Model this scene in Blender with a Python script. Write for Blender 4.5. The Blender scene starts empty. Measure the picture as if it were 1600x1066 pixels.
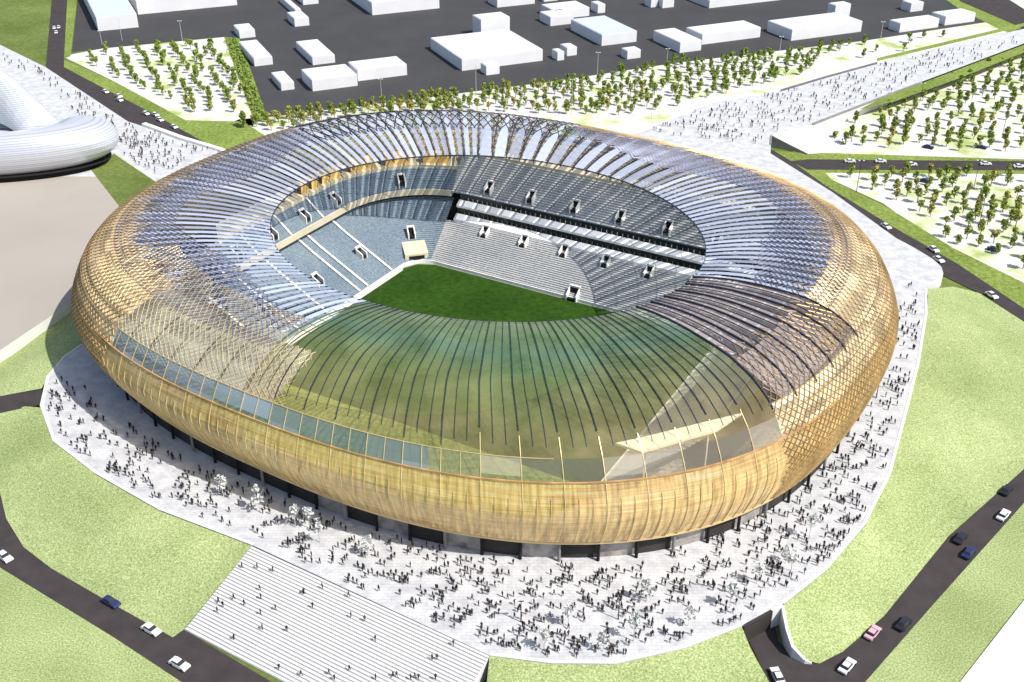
import bpy, bmesh, math, random
from mathutils import Vector, Matrix, geometry
R = math.radians
rnd = random.Random(7)
S = bpy.context.scene
COL = S.collection

# ------------------------------------------------------------------ camera
F = 1730.0; PITCH = R(30.1); CAMH = 175.0
cp, sp = math.cos(PITCH), math.sin(PITCH)
def up(px, py, z=0.0):
    """ground point of height z that the photograph shows at px,py (survey helper)"""
    dx = (px-800)/F; dy = -(py-533)/F
    w = (dx, cp+dy*sp, -sp+dy*cp); t = (z-CAMH)/w[2]
    return Vector((w[0]*t, w[1]*t, z))
cam = bpy.data.cameras.new('camera'); co = bpy.data.objects.new('camera', cam); COL.objects.link(co)
co.location = (0, 0, CAMH); co.rotation_euler = (math.pi/2-PITCH, 0, 0)
cam.sensor_width = 36; cam.lens = 36*F/1600; cam.clip_start = 1; cam.clip_end = 20000
S.camera = co

# ------------------------------------------------------------------ light
SUN_EL = R(51); SUN_AZ = R(122)          # azimuth clockwise from +Y
sd = Vector((math.sin(SUN_AZ)*math.cos(SUN_EL), math.cos(SUN_AZ)*math.cos(SUN_EL), math.sin(SUN_EL)))
sun = bpy.data.lights.new('sun', 'SUN'); sun.energy = 4.2; sun.angle = R(0.5); sun.color = (1, .96, .89)
so = bpy.data.objects.new('sun', sun); COL.objects.link(so); so.location = (300, 200, 400)
so.rotation_euler = (-sd).to_track_quat('-Z', 'Y').to_euler()
W = bpy.data.worlds.new('World'); S.world = W; W.use_nodes = True
nt = W.node_tree; bg = nt.nodes['Background']
sky = nt.nodes.new('ShaderNodeTexSky'); sky.sky_type = 'NISHITA'; sky.sun_disc = False
sky.sun_elevation = SUN_EL; sky.sun_rotation = SUN_AZ; sky.air_density = 1.0; sky.dust_density = 1.5
nt.links.new(sky.outputs[0], bg.inputs[0]); bg.inputs[1].default_value = 0.12
S.view_settings.view_transform = 'Standard'; S.view_settings.look = 'None'
S.view_settings.exposure = 0.45; S.view_settings.gamma = 1
S.render.engine = 'CYCLES'
S.cycles.transparent_max_bounces = 24
S.cycles.max_bounces = 8

# ------------------------------------------------------------------ helpers
def tag(o, label=None, cat=None, group=None, kind=None):
    if label: o['label'] = label
    if cat: o['category'] = cat
    if group: o['group'] = group
    if kind: o['kind'] = kind
    return o
def link(name, me, mats, parent=None):
    o = bpy.data.objects.new(name, me); COL.objects.link(o)
    if mats is not None:
        for m in (mats if isinstance(mats, (list, tuple)) else [mats]): me.materials.append(m)
    if parent: o.parent = parent
    return o
def empty(name, loc=(0, 0, 0), rz=0):
    o = bpy.data.objects.new(name, None); COL.objects.link(o); o.location = loc; o.rotation_euler = (0, 0, rz)
    o.empty_display_size = .5
    return o
class MB:
    def __init__(s): s.v = []; s.f = []; s.m = []; s.uv = []
    def quad(s, a, b, c, d, m=0, uv=None):
        n = len(s.v); s.v += [tuple(a), tuple(b), tuple(c), tuple(d)]; s.f.append((n, n+1, n+2, n+3)); s.m.append(m)
        s.uv += (uv or [(0, 0)]*4)
    def tri(s, a, b, c, m=0):
        n = len(s.v); s.v += [tuple(a), tuple(b), tuple(c)]; s.f.append((n, n+1, n+2)); s.m.append(m); s.uv += [(0, 0)]*3
    def hexa(s, p, m=0):          # 8 corners: bottom 0-3 ccw, top 4-7
        n = len(s.v); s.v += [tuple(q) for q in p]; s.uv += [(0, 0)]*0
        for f in ((3, 2, 1, 0), (4, 5, 6, 7), (0, 1, 5, 4), (1, 2, 6, 5), (2, 3, 7, 6), (3, 0, 4, 7)):
            s.f.append(tuple(n+i for i in f)); s.m.append(m); s.uv += [(0, 0)]*4
    def box(s, x0, x1, y0, y1, z0, z1, m=0):
        s.hexa([(x0, y0, z0), (x1, y0, z0), (x1, y1, z0), (x0, y1, z0), (x0, y0, z1), (x1, y0, z1), (x1, y1, z1), (x0, y1, z1)], m)
    def beam(s, pts, w, h, ups=None, m=0):
        """rectangular bar along a polyline"""
        n0 = len(s.v); k = len(pts); pts = [Vector(p) for p in pts]
        for i, p in enumerate(pts):
            t = (pts[min(i+1, k-1)]-pts[max(i-1, 0)]).normalized()
            u = Vector(ups[i]) if ups else Vector((0, 0, 1))
            sd_ = t.cross(u)
            if sd_.length < 1e-4: sd_ = t.cross(Vector((1, 0, 0)))
            sd_.normalize(); u = sd_.cross(t).normalized()
            for a, b in ((-1, -1), (1, -1), (1, 1), (-1, 1)):
                s.v.append(tuple(p+sd_*(a*w/2)+u*(b*h/2)))
        for i in range(k-1):
            a = n0+4*i
            for j in range(4):
                s.f.append((a+j, a+(j+1) % 4, a+4+(j+1) % 4, a+4+j)); s.m.append(m); s.uv += [(0, 0)]*4
        s.f.append((n0+3, n0+2, n0+1, n0)); s.m.append(m); s.uv += [(0, 0)]*4
        e = n0+4*(k-1); s.f.append((e, e+1, e+2, e+3)); s.m.append(m); s.uv += [(0, 0)]*4
    def tube(s, a, b, r0, r1=None, n=8, m=0):
        a = Vector(a); b = Vector(b); r1 = r0 if r1 is None else r1
        t = (b-a).normalized(); x = t.cross(Vector((0, 0, 1)))
        if x.length < 1e-3: x = Vector((1, 0, 0))
        x.normalize(); y = t.cross(x); n0 = len(s.v)
        for p, r in ((a, r0), (b, r1)):
            for i in range(n):
                c = 2*math.pi*i/n; s.v.append(tuple(p+x*(r*math.cos(c))+y*(r*math.sin(c))))
        for i in range(n):
            s.f.append((n0+i, n0+(i+1) % n, n0+n+(i+1) % n, n0+n+i)); s.m.append(m); s.uv += [(0, 0)]*4
        s.f.append(tuple(n0+i for i in range(n-1, -1, -1))); s.m.append(m); s.uv += [(0, 0)]*n
        s.f.append(tuple(n0+n+i for i in range(n))); s.m.append(m); s.uv += [(0, 0)]*n
    def mesh(s, name, smooth=False, uv=False):
        me = bpy.data.meshes.new(name); me.from_pydata(s.v, [], s.f); me.update()
        for p, m in zip(me.polygons, s.m): p.material_index = m
        if smooth:
            for p in me.polygons: p.use_smooth = True
        if uv:
            l = me.uv_layers.new(name='UVMap')
            for i, q in enumerate(s.uv):
                if i < len(l.data): l.data[i].uv = q
        return me
    def build(s, name, mats, parent=None, smooth=False, uv=False):
        return link(name, s.mesh(name, smooth, uv), mats, parent)

# ------------------------------------------------------------------ materials
def mat(name):
    m = bpy.data.materials.new(name); m.use_nodes = True
    return m, m.node_tree.nodes, m.node_tree.links, m.node_tree.nodes['Principled BSDF']
def noise(N, L, scale, detail=3, coord='Object', rough=.55):
    tc = N.new('ShaderNodeTexCoord'); n = N.new('ShaderNodeTexNoise')
    n.inputs['Scale'].default_value = scale; n.inputs['Detail'].default_value = detail; n.inputs['Roughness'].default_value = rough
    L.new(tc.outputs[coord], n.inputs['Vector']); return n
def ramp(N, L, src, stops, interp='LINEAR'):
    r = N.new('ShaderNodeValToRGB'); r.color_ramp.interpolation = interp
    e = r.color_ramp.elements
    while len(e) < len(stops): e.new(.5)
    for k, (p, c) in zip(e, stops): k.position = p; k.color = (*c, 1)
    L.new(src, r.inputs[0]); return r
def mul(N, L, a, b, fac=1.0, mode='MULTIPLY'):
    m = N.new('ShaderNodeMix'); m.data_type = 'RGBA'; m.blend_type = mode; m.inputs[0].default_value = fac
    L.new(a, m.inputs[6]); L.new(b, m.inputs[7]); return m.outputs[2]
def simple(name, col, rough=.6, metal=0, var=.12, scale=.6, spec=.3):
    m, N, L, P = mat(name)
    n = noise(N, L, scale, 4); d = [max(0, c*(1-var)) for c in col]; u = [c*(1+var) for c in col]
    r = ramp(N, L, n.outputs[0], [(.3, d), (.7, u)])
    L.new(r.outputs[0], P.inputs['Base Color']); P.inputs['Roughness'].default_value = rough
    P.inputs['Metallic'].default_value = metal; P.inputs['Specular IOR Level'].default_value = spec
    return m
def grass(name, dark, mid, light, scale=1.3, big=.03):
    m, N, L, P = mat(name)
    n = noise(N, L, scale, 3, rough=.7); r = ramp(N, L, n.outputs[0], [(.32, dark), (.5, mid), (.68, light)])
    b = noise(N, L, big, 4); rb = ramp(N, L, b.outputs[0], [(.3, (.70, .74, .62)), (.7, (1.1, 1.1, 1.1))])
    L.new(mul(N, L, r.outputs[0], rb.outputs[0]), P.inputs['Base Color'])
    P.inputs['Roughness'].default_value = .9; P.inputs['Specular IOR Level'].default_value = .1
    bp = N.new('ShaderNodeBump'); bp.inputs['Strength'].default_value = .5; bp.inputs['Distance'].default_value = .3
    L.new(n.outputs[0], bp.inputs['Height']); L.new(bp.outputs[0], P.inputs['Normal'])
    return m
M = {}
M['lawn'] = grass('lawn_grass', (.17, .22, .08), (.33, .39, .165), (.55, .585, .34), 2.4)
M['olive'] = grass('olive_grass', (.10, .14, .035), (.14, .18, .05), (.18, .22, .06), .5)
M['verge'] = grass('verge_grass', (.12, .17, .03), (.20, .26, .06), (.30, .35, .10), .6)
M['pitch'] = grass('pitch_turf', (.016, .048, .005), (.026, .068, .007), (.036, .086, .009), .5, .06)
M['asphalt'] = simple('road_asphalt', (.045, .037, .037), .85, var=.18, scale=.25)
M['yard'] = simple('yard_asphalt', (.050, .049, .050), .9, var=.10, scale=.05)
M['beige'] = simple('beige_paving', (.36, .325, .28), .8, var=.05, scale=.02)
M['white_paving'] = simple('white_paving', (.66, .65, .63), .8, var=.04, scale=.1)
M['concrete'] = simple('concrete', (.30, .29, .27), .8, var=.12, scale=.3)
M['wall_grey'] = simple('wall_grey', (.22, .21, .20), .8, var=.15, scale=.3)
M['white_wall'] = simple('white_render', (.66, .66, .67), .7, var=.05, scale=.08)
M['white_roof'] = simple('white_roof_membrane', (.62, .64, .69), .6, var=.06, scale=.05)
M['blue_roof'] = simple('pale_blue_roof', (.50, .57, .70), .6, var=.04, scale=.05)
M['dark_steel'] = simple('dark_steel', (.045, .048, .075), .45, .4, var=.2, scale=.3)
M['grey_steel'] = simple('grey_steel', (.16, .16, .18), .45, .5, var=.2, scale=.3)
M['pole'] = simple('pole_metal', (.55, .55, .58), .4, .3)
M['dark_pole'] = simple('dark_pole_metal', (.05, .05, .06), .4, .3)
M['black'] = simple('dark_opening', (.012, .011, .011), .9)
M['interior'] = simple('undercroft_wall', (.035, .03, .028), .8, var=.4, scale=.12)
M['cream'] = simple('cream_concrete', (.62, .55, .40), .7, var=.12, scale=.15)
M['amber'] = simple('amber_concourse_glow', (.75, .50, .17), .6, var=.2, scale=.2)
M['white_parapet'] = simple('white_parapet', (.80, .78, .74), .6, var=.08, scale=.3)
M['box_white'] = simple('white_box_front', (.9, .89, .86), .5, var=.05, scale=.3)
M['orange'] = simple('orange_rim_metal', (.58, .33, .14), .5, .3, var=.4, scale=.25)
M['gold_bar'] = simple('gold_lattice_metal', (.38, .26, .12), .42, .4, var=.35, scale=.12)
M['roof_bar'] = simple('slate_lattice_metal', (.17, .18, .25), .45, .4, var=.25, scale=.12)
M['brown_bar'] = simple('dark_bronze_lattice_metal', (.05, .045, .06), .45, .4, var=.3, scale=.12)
M['deck'] = simple('pale_roof_deck', (.42, .43, .46), .7, var=.2, scale=.08)
M['glass_bay'] = simple('painted_reflection_glazing', (.30, .27, .25), .1, var=.5, scale=.3)
M['pale_bar'] = simple('pale_gold_mullion', (.70, .55, .30), .4, .4, var=.2, scale=.1)
M['bark'] = simple('bark', (.09, .065, .045), .9, scale=2)
def plaza_mat():
    m, N, L, P = mat('pale_granite_plaza')
    n = noise(N, L, .25, 5, rough=.65); r = ramp(N, L, n.outputs[0], [(.35, (.43, .43, .445)), (.6, (.59, .59, .585))])
    tc = N.new('ShaderNodeTexCoord'); b = N.new('ShaderNodeTexBrick'); b.inputs['Scale'].default_value = .25
    for k, c in (('Color1', (1, 1, 1, 1)), ('Color2', (.95, .95, .97, 1)), ('Mortar', (.86, .86, .87, 1))): b.inputs[k].default_value = c
    b.inputs['Mortar Size'].default_value = .03
    L.new(tc.outputs['Object'], b.inputs['Vector'])
    L.new(mul(N, L, r.outputs[0], b.outputs[0]), P.inputs['Base Color']); P.inputs['Roughness'].default_value = .75
    return m
M['plaza'] = plaza_mat()
def park_mat():
    m, N, L, P = mat('pale_park_gravel')
    n = noise(N, L, .055, 4, rough=.6)
    r = ramp(N, L, n.outputs[0], [(.36, (.60, .56, .54)), (.51, (.62, .60, .55)), (.59, (.52, .55, .32)), (.68, (.32, .39, .12))])
    L.new(r.outputs[0], P.inputs['Base Color']); P.inputs['Roughness'].default_value = .9
    return m
M['park'] = park_mat()
def leaf(name, a, b, c):
    m, N, L, P = mat(name)
    n = noise(N, L, 1.1, 2); oi = N.new('ShaderNodeObjectInfo')
    r = ramp(N, L, n.outputs[0], [(.3, a), (.52, b), (.72, c)])
    rr = ramp(N, L, oi.outputs['Random'], [(0, (.82, .95, .8)), (.6, (1, 1, 1)), (1, (1.2, 1.08, .8))])
    L.new(mul(N, L, r.outputs[0], rr.outputs[0]), P.inputs['Base Color'])
    P.inputs['Roughness'].default_value = .8; P.inputs['Specular IOR Level'].default_value = .1
    return m
M['leaf'] = leaf('green_leaves', (.10, .14, .025), (.23, .29, .055), (.42, .45, .13))
M['leaf_olive'] = leaf('olive_leaves', (.15, .15, .04), (.32, .32, .09), (.50, .47, .17))
M['leaf_pale'] = simple('silvery_leaves', (.56, .57, .55), .8, var=.15, scale=1.5)
M['hedge'] = leaf('hedge_leaves', (.10, .15, .03), (.22, .28, .06), (.36, .40, .12))

def glass(name, col, alpha, rough=.12, tint=(1, 1, 1), varname=None, amp=.0, metal=0):
    """pane: part see-through, part reflecting coating; alpha varies pane by pane"""
    m, N, L, P = mat(name)
    P.inputs['Roughness'].default_value = rough; P.inputs['Metallic'].default_value = metal
    uv = N.new('ShaderNodeUVMap'); fl = N.new('ShaderNodeVectorMath'); fl.operation = 'FLOOR'
    L.new(uv.outputs[0], fl.inputs[0]); wn = N.new('ShaderNodeTexWhiteNoise'); L.new(fl.outputs[0], wn.inputs['Vector'])
    r = ramp(N, L, wn.outputs['Value'], [(0, [c*(1-amp) for c in col]), (1, [min(1, c*(1+amp)) for c in col])])
    L.new(r.outputs[0], P.inputs['Base Color'])
    t = N.new('ShaderNodeBsdfTransparent'); t.inputs[0].default_value = (*tint, 1)
    mr = N.new('ShaderNodeMapRange'); mr.inputs[3].default_value = max(0, alpha*(1-amp)); mr.inputs[4].default_value = min(1, alpha*(1+amp))
    L.new(wn.outputs['Value'], mr.inputs[0])
    mx = N.new('ShaderNodeMixShader'); L.new(mr.outputs[0], mx.inputs[0]); L.new(t.outputs[0], mx.inputs[1]); L.new(P.outputs[0], mx.inputs[2])
    L.new(mx.outputs[0], N['Material Output'].inputs[0])
    return m
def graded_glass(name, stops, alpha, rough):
    """one curtain of glass, colour graded from rim to opening to paint in its teal reflections"""
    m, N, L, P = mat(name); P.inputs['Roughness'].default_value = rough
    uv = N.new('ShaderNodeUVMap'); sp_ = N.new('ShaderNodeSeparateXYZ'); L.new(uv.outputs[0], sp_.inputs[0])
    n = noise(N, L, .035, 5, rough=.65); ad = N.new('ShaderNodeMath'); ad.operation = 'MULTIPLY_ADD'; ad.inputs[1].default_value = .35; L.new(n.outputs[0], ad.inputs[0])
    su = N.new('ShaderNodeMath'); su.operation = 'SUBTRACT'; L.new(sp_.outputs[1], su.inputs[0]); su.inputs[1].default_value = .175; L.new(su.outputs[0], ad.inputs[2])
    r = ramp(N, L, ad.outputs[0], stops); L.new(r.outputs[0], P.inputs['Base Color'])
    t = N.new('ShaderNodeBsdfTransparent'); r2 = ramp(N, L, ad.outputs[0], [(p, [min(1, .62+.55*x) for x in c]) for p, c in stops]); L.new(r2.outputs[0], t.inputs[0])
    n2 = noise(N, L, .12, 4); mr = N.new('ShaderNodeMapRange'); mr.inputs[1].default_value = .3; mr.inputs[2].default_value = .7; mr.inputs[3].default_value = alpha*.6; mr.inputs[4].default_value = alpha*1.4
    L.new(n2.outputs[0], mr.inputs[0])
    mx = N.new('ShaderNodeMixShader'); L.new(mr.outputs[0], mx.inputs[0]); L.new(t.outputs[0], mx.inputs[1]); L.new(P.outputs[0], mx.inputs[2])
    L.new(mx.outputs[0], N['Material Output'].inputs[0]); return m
M['glass_graded'] = graded_glass('front_glass_painted_reflection', [(.0, (.62, .48, .26)), (.2, (.56, .50, .24)), (.42, (.44, .50, .26)), (.62, (.32, .50, .38)), (.8, (.44, .56, .36)), (1, (.62, .68, .48))], .22, .07)  # teal middle of the ramp stands for reflections on the front glass
M['glass_clear'] = glass('clear_roof_glass', (.66, .74, .46), .22, .15, (.96, 1, .90), amp=.06)
M['glass_olive'] = glass('olive_tinted_glass', (.66, .62, .32), .27, .15, (.95, .93, .74), amp=.08)
M['glass_teal'] = glass('teal_tinted_glass', (.42, .56, .44), .24, .12, (.84, .98, .88), amp=.10)
M['glass_smoke'] = glass('smoked_brown_glass', (.44, .38, .35), .14, .12, (.86, .80, .78), amp=.12)
M['glass_smoke2'] = glass('grey_roof_panel', (.56, .54, .56), .60, .2, (.9, .88, .88), amp=.2)
M['glass_blue'] = glass('blue_white_roof_panel', (.52, .57, .70), .66, .2, (.92, .95, 1), amp=.18)
M['glass_lav'] = glass('lavender_roof_film', (.66, .65, .72), .42, .3, (.97, .96, 1), amp=.6)
M['glass_tan2'] = glass('sandy_woven_glass', (.60, .56, .42), .22, .2, (.98, .97, .86), amp=.25)
M['glass_pink'] = glass('grey_rose_terrace_glass', (.50, .44, .34), .34, .1, (1, .96, .88), amp=.25)
M['glass_strip'] = glass('blue_grey_terrace_glass', (.22, .27, .30), .72, .12, (.8, .9, .95), amp=.3)
M['glass_tan'] = glass('tan_mesh_panel', (.78, .63, .40), .72, .35, (1, .95, .85), amp=.28)
M['box_glass'] = simple('dark_box_glass', (.03, .032, .035), .15, var=.3)
def gold_mat():
    m, N, L, P = mat('gold_mesh_cladding')
    uv = N.new('ShaderNodeUVMap')
    sep = N.new('ShaderNodeSeparateXYZ'); L.new(uv.outputs[0], sep.inputs[0])
    # fine louvre lines (v) and panel joints (u)
    mp = N.new('ShaderNodeMapping'); mp.inputs['Scale'].default_value = (.6, 60, 1); L.new(uv.outputs[0], mp.inputs[0])
    n1 = N.new('ShaderNodeTexNoise'); n1.inputs['Scale'].default_value = 1.0; n1.inputs['Detail'].default_value = 3; L.new(mp.outputs[0], n1.inputs['Vector'])
    mp2 = N.new('ShaderNodeMapping'); mp2.inputs['Scale'].default_value = (9, 2.2, 1); L.new(uv.outputs[0], mp2.inputs[0])
    n2 = N.new('ShaderNodeTexNoise'); n2.inputs['Scale'].default_value = 1.0; n2.inputs['Detail'].default_value = 4; L.new(mp2.outputs[0], n2.inputs['Vector'])
    r1 = ramp(N, L, n1.outputs[0], [(.30, (.70, .43, .15)), (.5, (.95, .64, .26)), (.68, (.98, .81, .47))])
    r2 = ramp(N, L, n2.outputs[0], [(.32, (.68, .62, .55)), (.55, (1, 1, 1)), (.72, (1.15, 1.15, 1.2))])
    L.new(mul(N, L, r1.outputs[0], r2.outputs[0]), P.inputs['Base Color'])
    P.inputs['Metallic'].default_value = .08; P.inputs['Roughness'].default_value = .38
    t = N.new('ShaderNodeBsdfTransparent'); t.inputs[0].default_value = (1, .9, .7, 1)
    r3 = ramp(N, L, n2.outputs[0], [(.35, (.80,)*3), (.6, (1,)*3)])
    rv = ramp(N, L, sep.outputs[1], [(0, (1,)*3), (.35, (.94,)*3), (1, (.50,)*3)])     # mesh opens up towards the rim
    mx = N.new('ShaderNodeMixShader'); L.new(mul(N, L, r3.outputs[0], rv.outputs[0]), mx.inputs[0]); L.new(t.outputs[0], mx.inputs[1]); L.new(P.outputs[0], mx.inputs[2])
    L.new(mx.outputs[0], N['Material Output'].inputs[0])
    return m
M['gold'] = gold_mat()
def seat_mat(name, a, b):
    m, N, L, P = mat(name)
    n = noise(N, L, 1.4, 2); r = ramp(N, L, n.outputs[0], [(.35, a), (.65, b)])
    n2 = noise(N, L, .05, 3); r2 = ramp(N, L, n2.outputs[0], [(.35, (.85, .87, .9)), (.65, (1.08, 1.08, 1.05))])
    L.new(mul(N, L, r.outputs[0], r2.outputs[0]), P.inputs['Base Color']); P.inputs['Roughness'].default_value = .6
    return m
M['seat_blue'] = seat_mat('blue_grey_seats', (.145, .19, .235), (.24, .295, .345))
M['seat_grey'] = seat_mat('grey_seats', (.34, .345, .35), (.50, .50, .49))

# ------------------------------------------------------------------ setting: ground, roads, plaza, lawns
LOW = -5.0
def sheet(name, pts, mt, z=None, depth=0.0, label=None, cat='ground', side=None):
    """flat (or corner-heighted) polygon, optionally with a skirt"""
    P = [p if isinstance(p, Vector) else up(p[0], p[1], p[2] if len(p) > 2 else z) for p in pts]
    bm = bmesh.new(); vs = [bm.verts.new(p) for p in P]
    f = bm.faces.new(vs); f.normal_update()
    if f.normal.z < 0: f.normal_flip()
    bmesh.ops.triangulate(bm, faces=[f])
    mats = [mt]
    if depth:
        lo = [bm.verts.new(p-Vector((0, 0, depth))) for p in P]
        for i in range(len(P)):
            j = (i+1) % len(P); q = bm.faces.new((vs[i], vs[j], lo[j], lo[i])); q.material_index = 1
        bmesh.ops.recalc_face_normals(bm, faces=bm.faces)
        mats.append(side or mt)
    me = bpy.data.meshes.new(name); bm.to_mesh(me); bm.free()
    o = link(name, me, mats); tag(o, label, cat, kind='structure'); return o
def smooth_closed(pts, n=4):
    out = []; k = len(pts); V = [Vector(p) for p in pts]
    for i in range(k):
        a, b, c, d = V[i-1], V[i], V[(i+1) % k], V[(i+2) % k]
        for j in range(n):
            t = j/n
            out.append(.5*((2*b)+(c-a)*t+(2*a-5*b+4*c-d)*t*t+(3*b-a-3*c+d)*t**3))
    return out
def slope(name, pts, mt, step=9.0, label=None, drop=0.0):
    """grassy slope: heights given on the outline are relaxed into the inside"""
    P = [up(p[0], p[1], p[2]-drop) for p in pts]
    B = []
    for i, p in enumerate(P):
        q = P[(i+1) % len(P)]; n = max(1, int((q-p).length/step))
        for j in range(n): B.append(p.lerp(q, j/n))
    xs = [p.x for p in B]; ys = [p.y for p in B]
    def inside(x, y):
        r = False; j = len(B)-1
        for i in range(len(B)):
            if (B[i].y > y) != (B[j].y > y) and x < (B[j].x-B[i].x)*(y-B[i].y)/(B[j].y-B[i].y)+B[i].x: r = not r
            j = i
        return r
    pts2 = [(p.x, p.y) for p in B]; zs = [p.z for p in B]; r = random.Random(3)
    y = min(ys)
    while y < max(ys):
        x = min(xs)
        while x < max(xs):
            X = x+r.uniform(-.2, .2)*step; Y = y+r.uniform(-.2, .2)*step
            if inside(X, Y):
                sw = sz = 0; dm = 1e9
                for p in B:
                    d = (p.x-X)**2+(p.y-Y)**2+.01; w = 1/d**1.5; sw += w; sz += w*p.z; dm = min(dm, d)
                if dm > (step*.45)**2: pts2.append((X, Y)); zs.append(sz/sw+r.uniform(-.05, .05))
            x += step
        y += step
    nb = len(B)
    res = geometry.delaunay_2d_cdt([Vector(p) for p in pts2], [(i, (i+1) % nb) for i in range(nb)], [], 1, 1e-4)
    vv, _, ff, ov = res[0], res[1], res[2], res[3]
    zz = [zs[o[0]] if o else LOW for o in ov]
    me = bpy.data.meshes.new(name); me.from_pydata([(v.x, v.y, z) for v, z in zip(vv, zz)], [], [tuple(f) for f in ff]); me.update()
    for p in me.polygons: p.use_smooth = True
    o = link(name, me, mt); tag(o, label, 'lawn', kind='structure'); return o

g = 6000
sheet('ground', [Vector((-g, -400, LOW-.30)), Vector((g, -400, LOW-.30)), Vector((g, 9000, LOW-.30)), Vector((-g, 9000, LOW-.30))], M['olive'], label='olive grass ground under and around the site')
# far yard and parks
sheet('industrial_yard', [(112, 82), (121, 0), (140, -160), (1560, -160), (1480, 0), (1598, 47), (1350, 64), (1060, 98), (860, 128), (640, 156), (412, 184), (352, 58), (160, 76)], M['yard'], LOW-.24, label='dark asphalt yard with white block buildings', cat='yard')
sheet('park_ground', [(97, 88), (160, 76), (352, 58), (412, 184), (395, 196), (290, 190), (180, 128)], M['park'], LOW-.20, label='pale gravel park at upper left', cat='park')
sheet('park_ground', [(335, 202), (375, 186), (412, 184), (640, 156), (860, 128), (1060, 98), (1350, 64), (1560, 32), (1600, 30), (1620, 46), (1420, 90), (1220, 142), (1110, 165), (1040, 230), (900, 250), (700, 250), (400, 260)], M['park'], LOW-.20, label='pale tree park between yard and stadium', cat='park')
sheet('park_ground', [(1240, 238), (1215, 205), (1270, 195), (1400, 143), (1600, 66), (1800, -10), (1850, 240), (1600, 250)], M['park'], LOW-.16, label='white tree park right of promenade', cat='park')
sheet('park_ground', [(1262, 264), (1600, 266), (1850, 270), (1850, 560), (1600, 452), (1480, 390), (1380, 318)], M['park'], LOW-.16, label='white tree park below right road', cat='park')
sheet('park_ground', [(1490, -40), (1900, -40), (1900, 60), (1640, 45), (1510, 0)], M['park'], LOW-.20, label='pale park at far upper right corner', cat='park')
# verges
sheet('verge', [(350, 58), (374, 60), (392, 110), (418, 186), (398, 192)], M['verge'], LOW-.12, label='green hedge verge beside dark yard', cat='verge')
sheet('verge', [(97, 92), (180, 128), (290, 188), (380, 190), (420, 216), (345, 240), (236, 178), (100, 106)], M['verge'], LOW-.14, label='green verge along upper left road', cat='verge')
sheet('verge', [(105, -30), (124, -30), (110, 88), (99, 92)], M['verge'], LOW-.14, label='narrow verge beside upper left road', cat='verge')
sheet('verge', [(1205, 236), (1255, 238), (1600, 249), (1850, 256), (1850, 276), (1600, 272), (1290, 270), (1300, 282), (1390, 326), (1490, 388), (1600, 442), (1850, 570), (1850, 620), (1600, 484), (1500, 416), (1384, 352), (1290, 300), (1215, 262)], M['verge'], LOW-.12, label='green verge along right roads', cat='verge')
sheet('verge', [(1450, -20), (1490, -20), (1530, 5), (1640, 52), (1600, 60), (1560, 45), (1500, 15)], M['verge'], LOW-.16, label='verge beside far upper right road', cat='verge')
sheet('verge', [(1400, 143, 0), (1520, 98, 0), (1600, 68, 0), (1900, -44, 0), (1900, -34, 0), (1600, 82, 0), (1500, 122, 0), (1400, 158, 0), (1340, 172, 0)], M['verge'], LOW-.1, label='green verge on the near side of the right promenade', cat='verge')
sheet('verge', [(1370, 96, 0), (1600, 41, 0), (1900, -62, 0), (1900, -68, 0), (1600, 36, 0), (1370, 91, 0)], M['verge'], LOW-.1, label='thin green verge on the far side of the right promenade', cat='verge')
# roads
def road(pts, label): return sheet('road', pts, M['asphalt'], LOW-.04, label=label, cat='road')
road([(84, -60), (108, -60), (105, 0), (100, 91), (100, 105), (170, 142), (236, 176), (338, 233), (420, 290), (360, 300), (250, 230), (203, 200), (73, 108), (72, 101), (81, 0)], 'dark road running down behind the left promenade')
road([(1150, 215), (1210, 236), (1240, 254), (1290, 290), (1398, 356), (1499, 414), (1600, 482), (1900, 640), (1900, 680), (1600, 503), (1530, 458), (1460, 424), (1410, 392), (1350, 352), (1270, 300), (1200, 262), (1130, 235)], 'dark road curving past the right of the stadium')
sheet('road', [(1236, 252), (1262, 249), (1600, 252), (1850, 258), (1850, 274), (1600, 266), (1262, 265)], M['asphalt'], LOW-.02, label='grey road between the two right parks', cat='road')
road([(-60, 640), (-30, 700), (0, 770), (10, 811), (37, 855), (80, 888), (162, 936), (270, 996), (287, 984), (425, 1066), (600, 1170), (380, 1170), (287, 1068), (176, 995), (0, 887), (-80, 840)], 'dark road at lower left with cars')
road([(1900, 470), (1600, 733), (1482, 838), (1381, 963), (1317, 1018), (1276, 1036), (1236, 1028), (1216, 1000), (1205, 956), (1161, 982), (1202, 1066), (1260, 1170), (1260, 1170), (1240, 1170), (1350, 1066), (1465, 937), (1600, 786), (1900, 520)][0:10]+[(1202, 1068), (1250, 1170), (1262, 1170), (1350, 1068), (1465, 937), (1600, 786), (1900, 520)], 'dark road with hairpin ramp at lower right')
sheet('road', [(1480, -40), (1530, -30), (1660, 52), (1640, 62), (1500, 2)], M['asphalt'], LOW-.10, label='dark road crossing far upper right corner', cat='road')
sheet('pavement', [(1500, 1066), (1600, 938), (1800, 700), (1900, 1170), (1420, 1170)], M['white_paving'], LOW-.05, label='plain white paving at lower right corner', cat='pavement')

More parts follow.
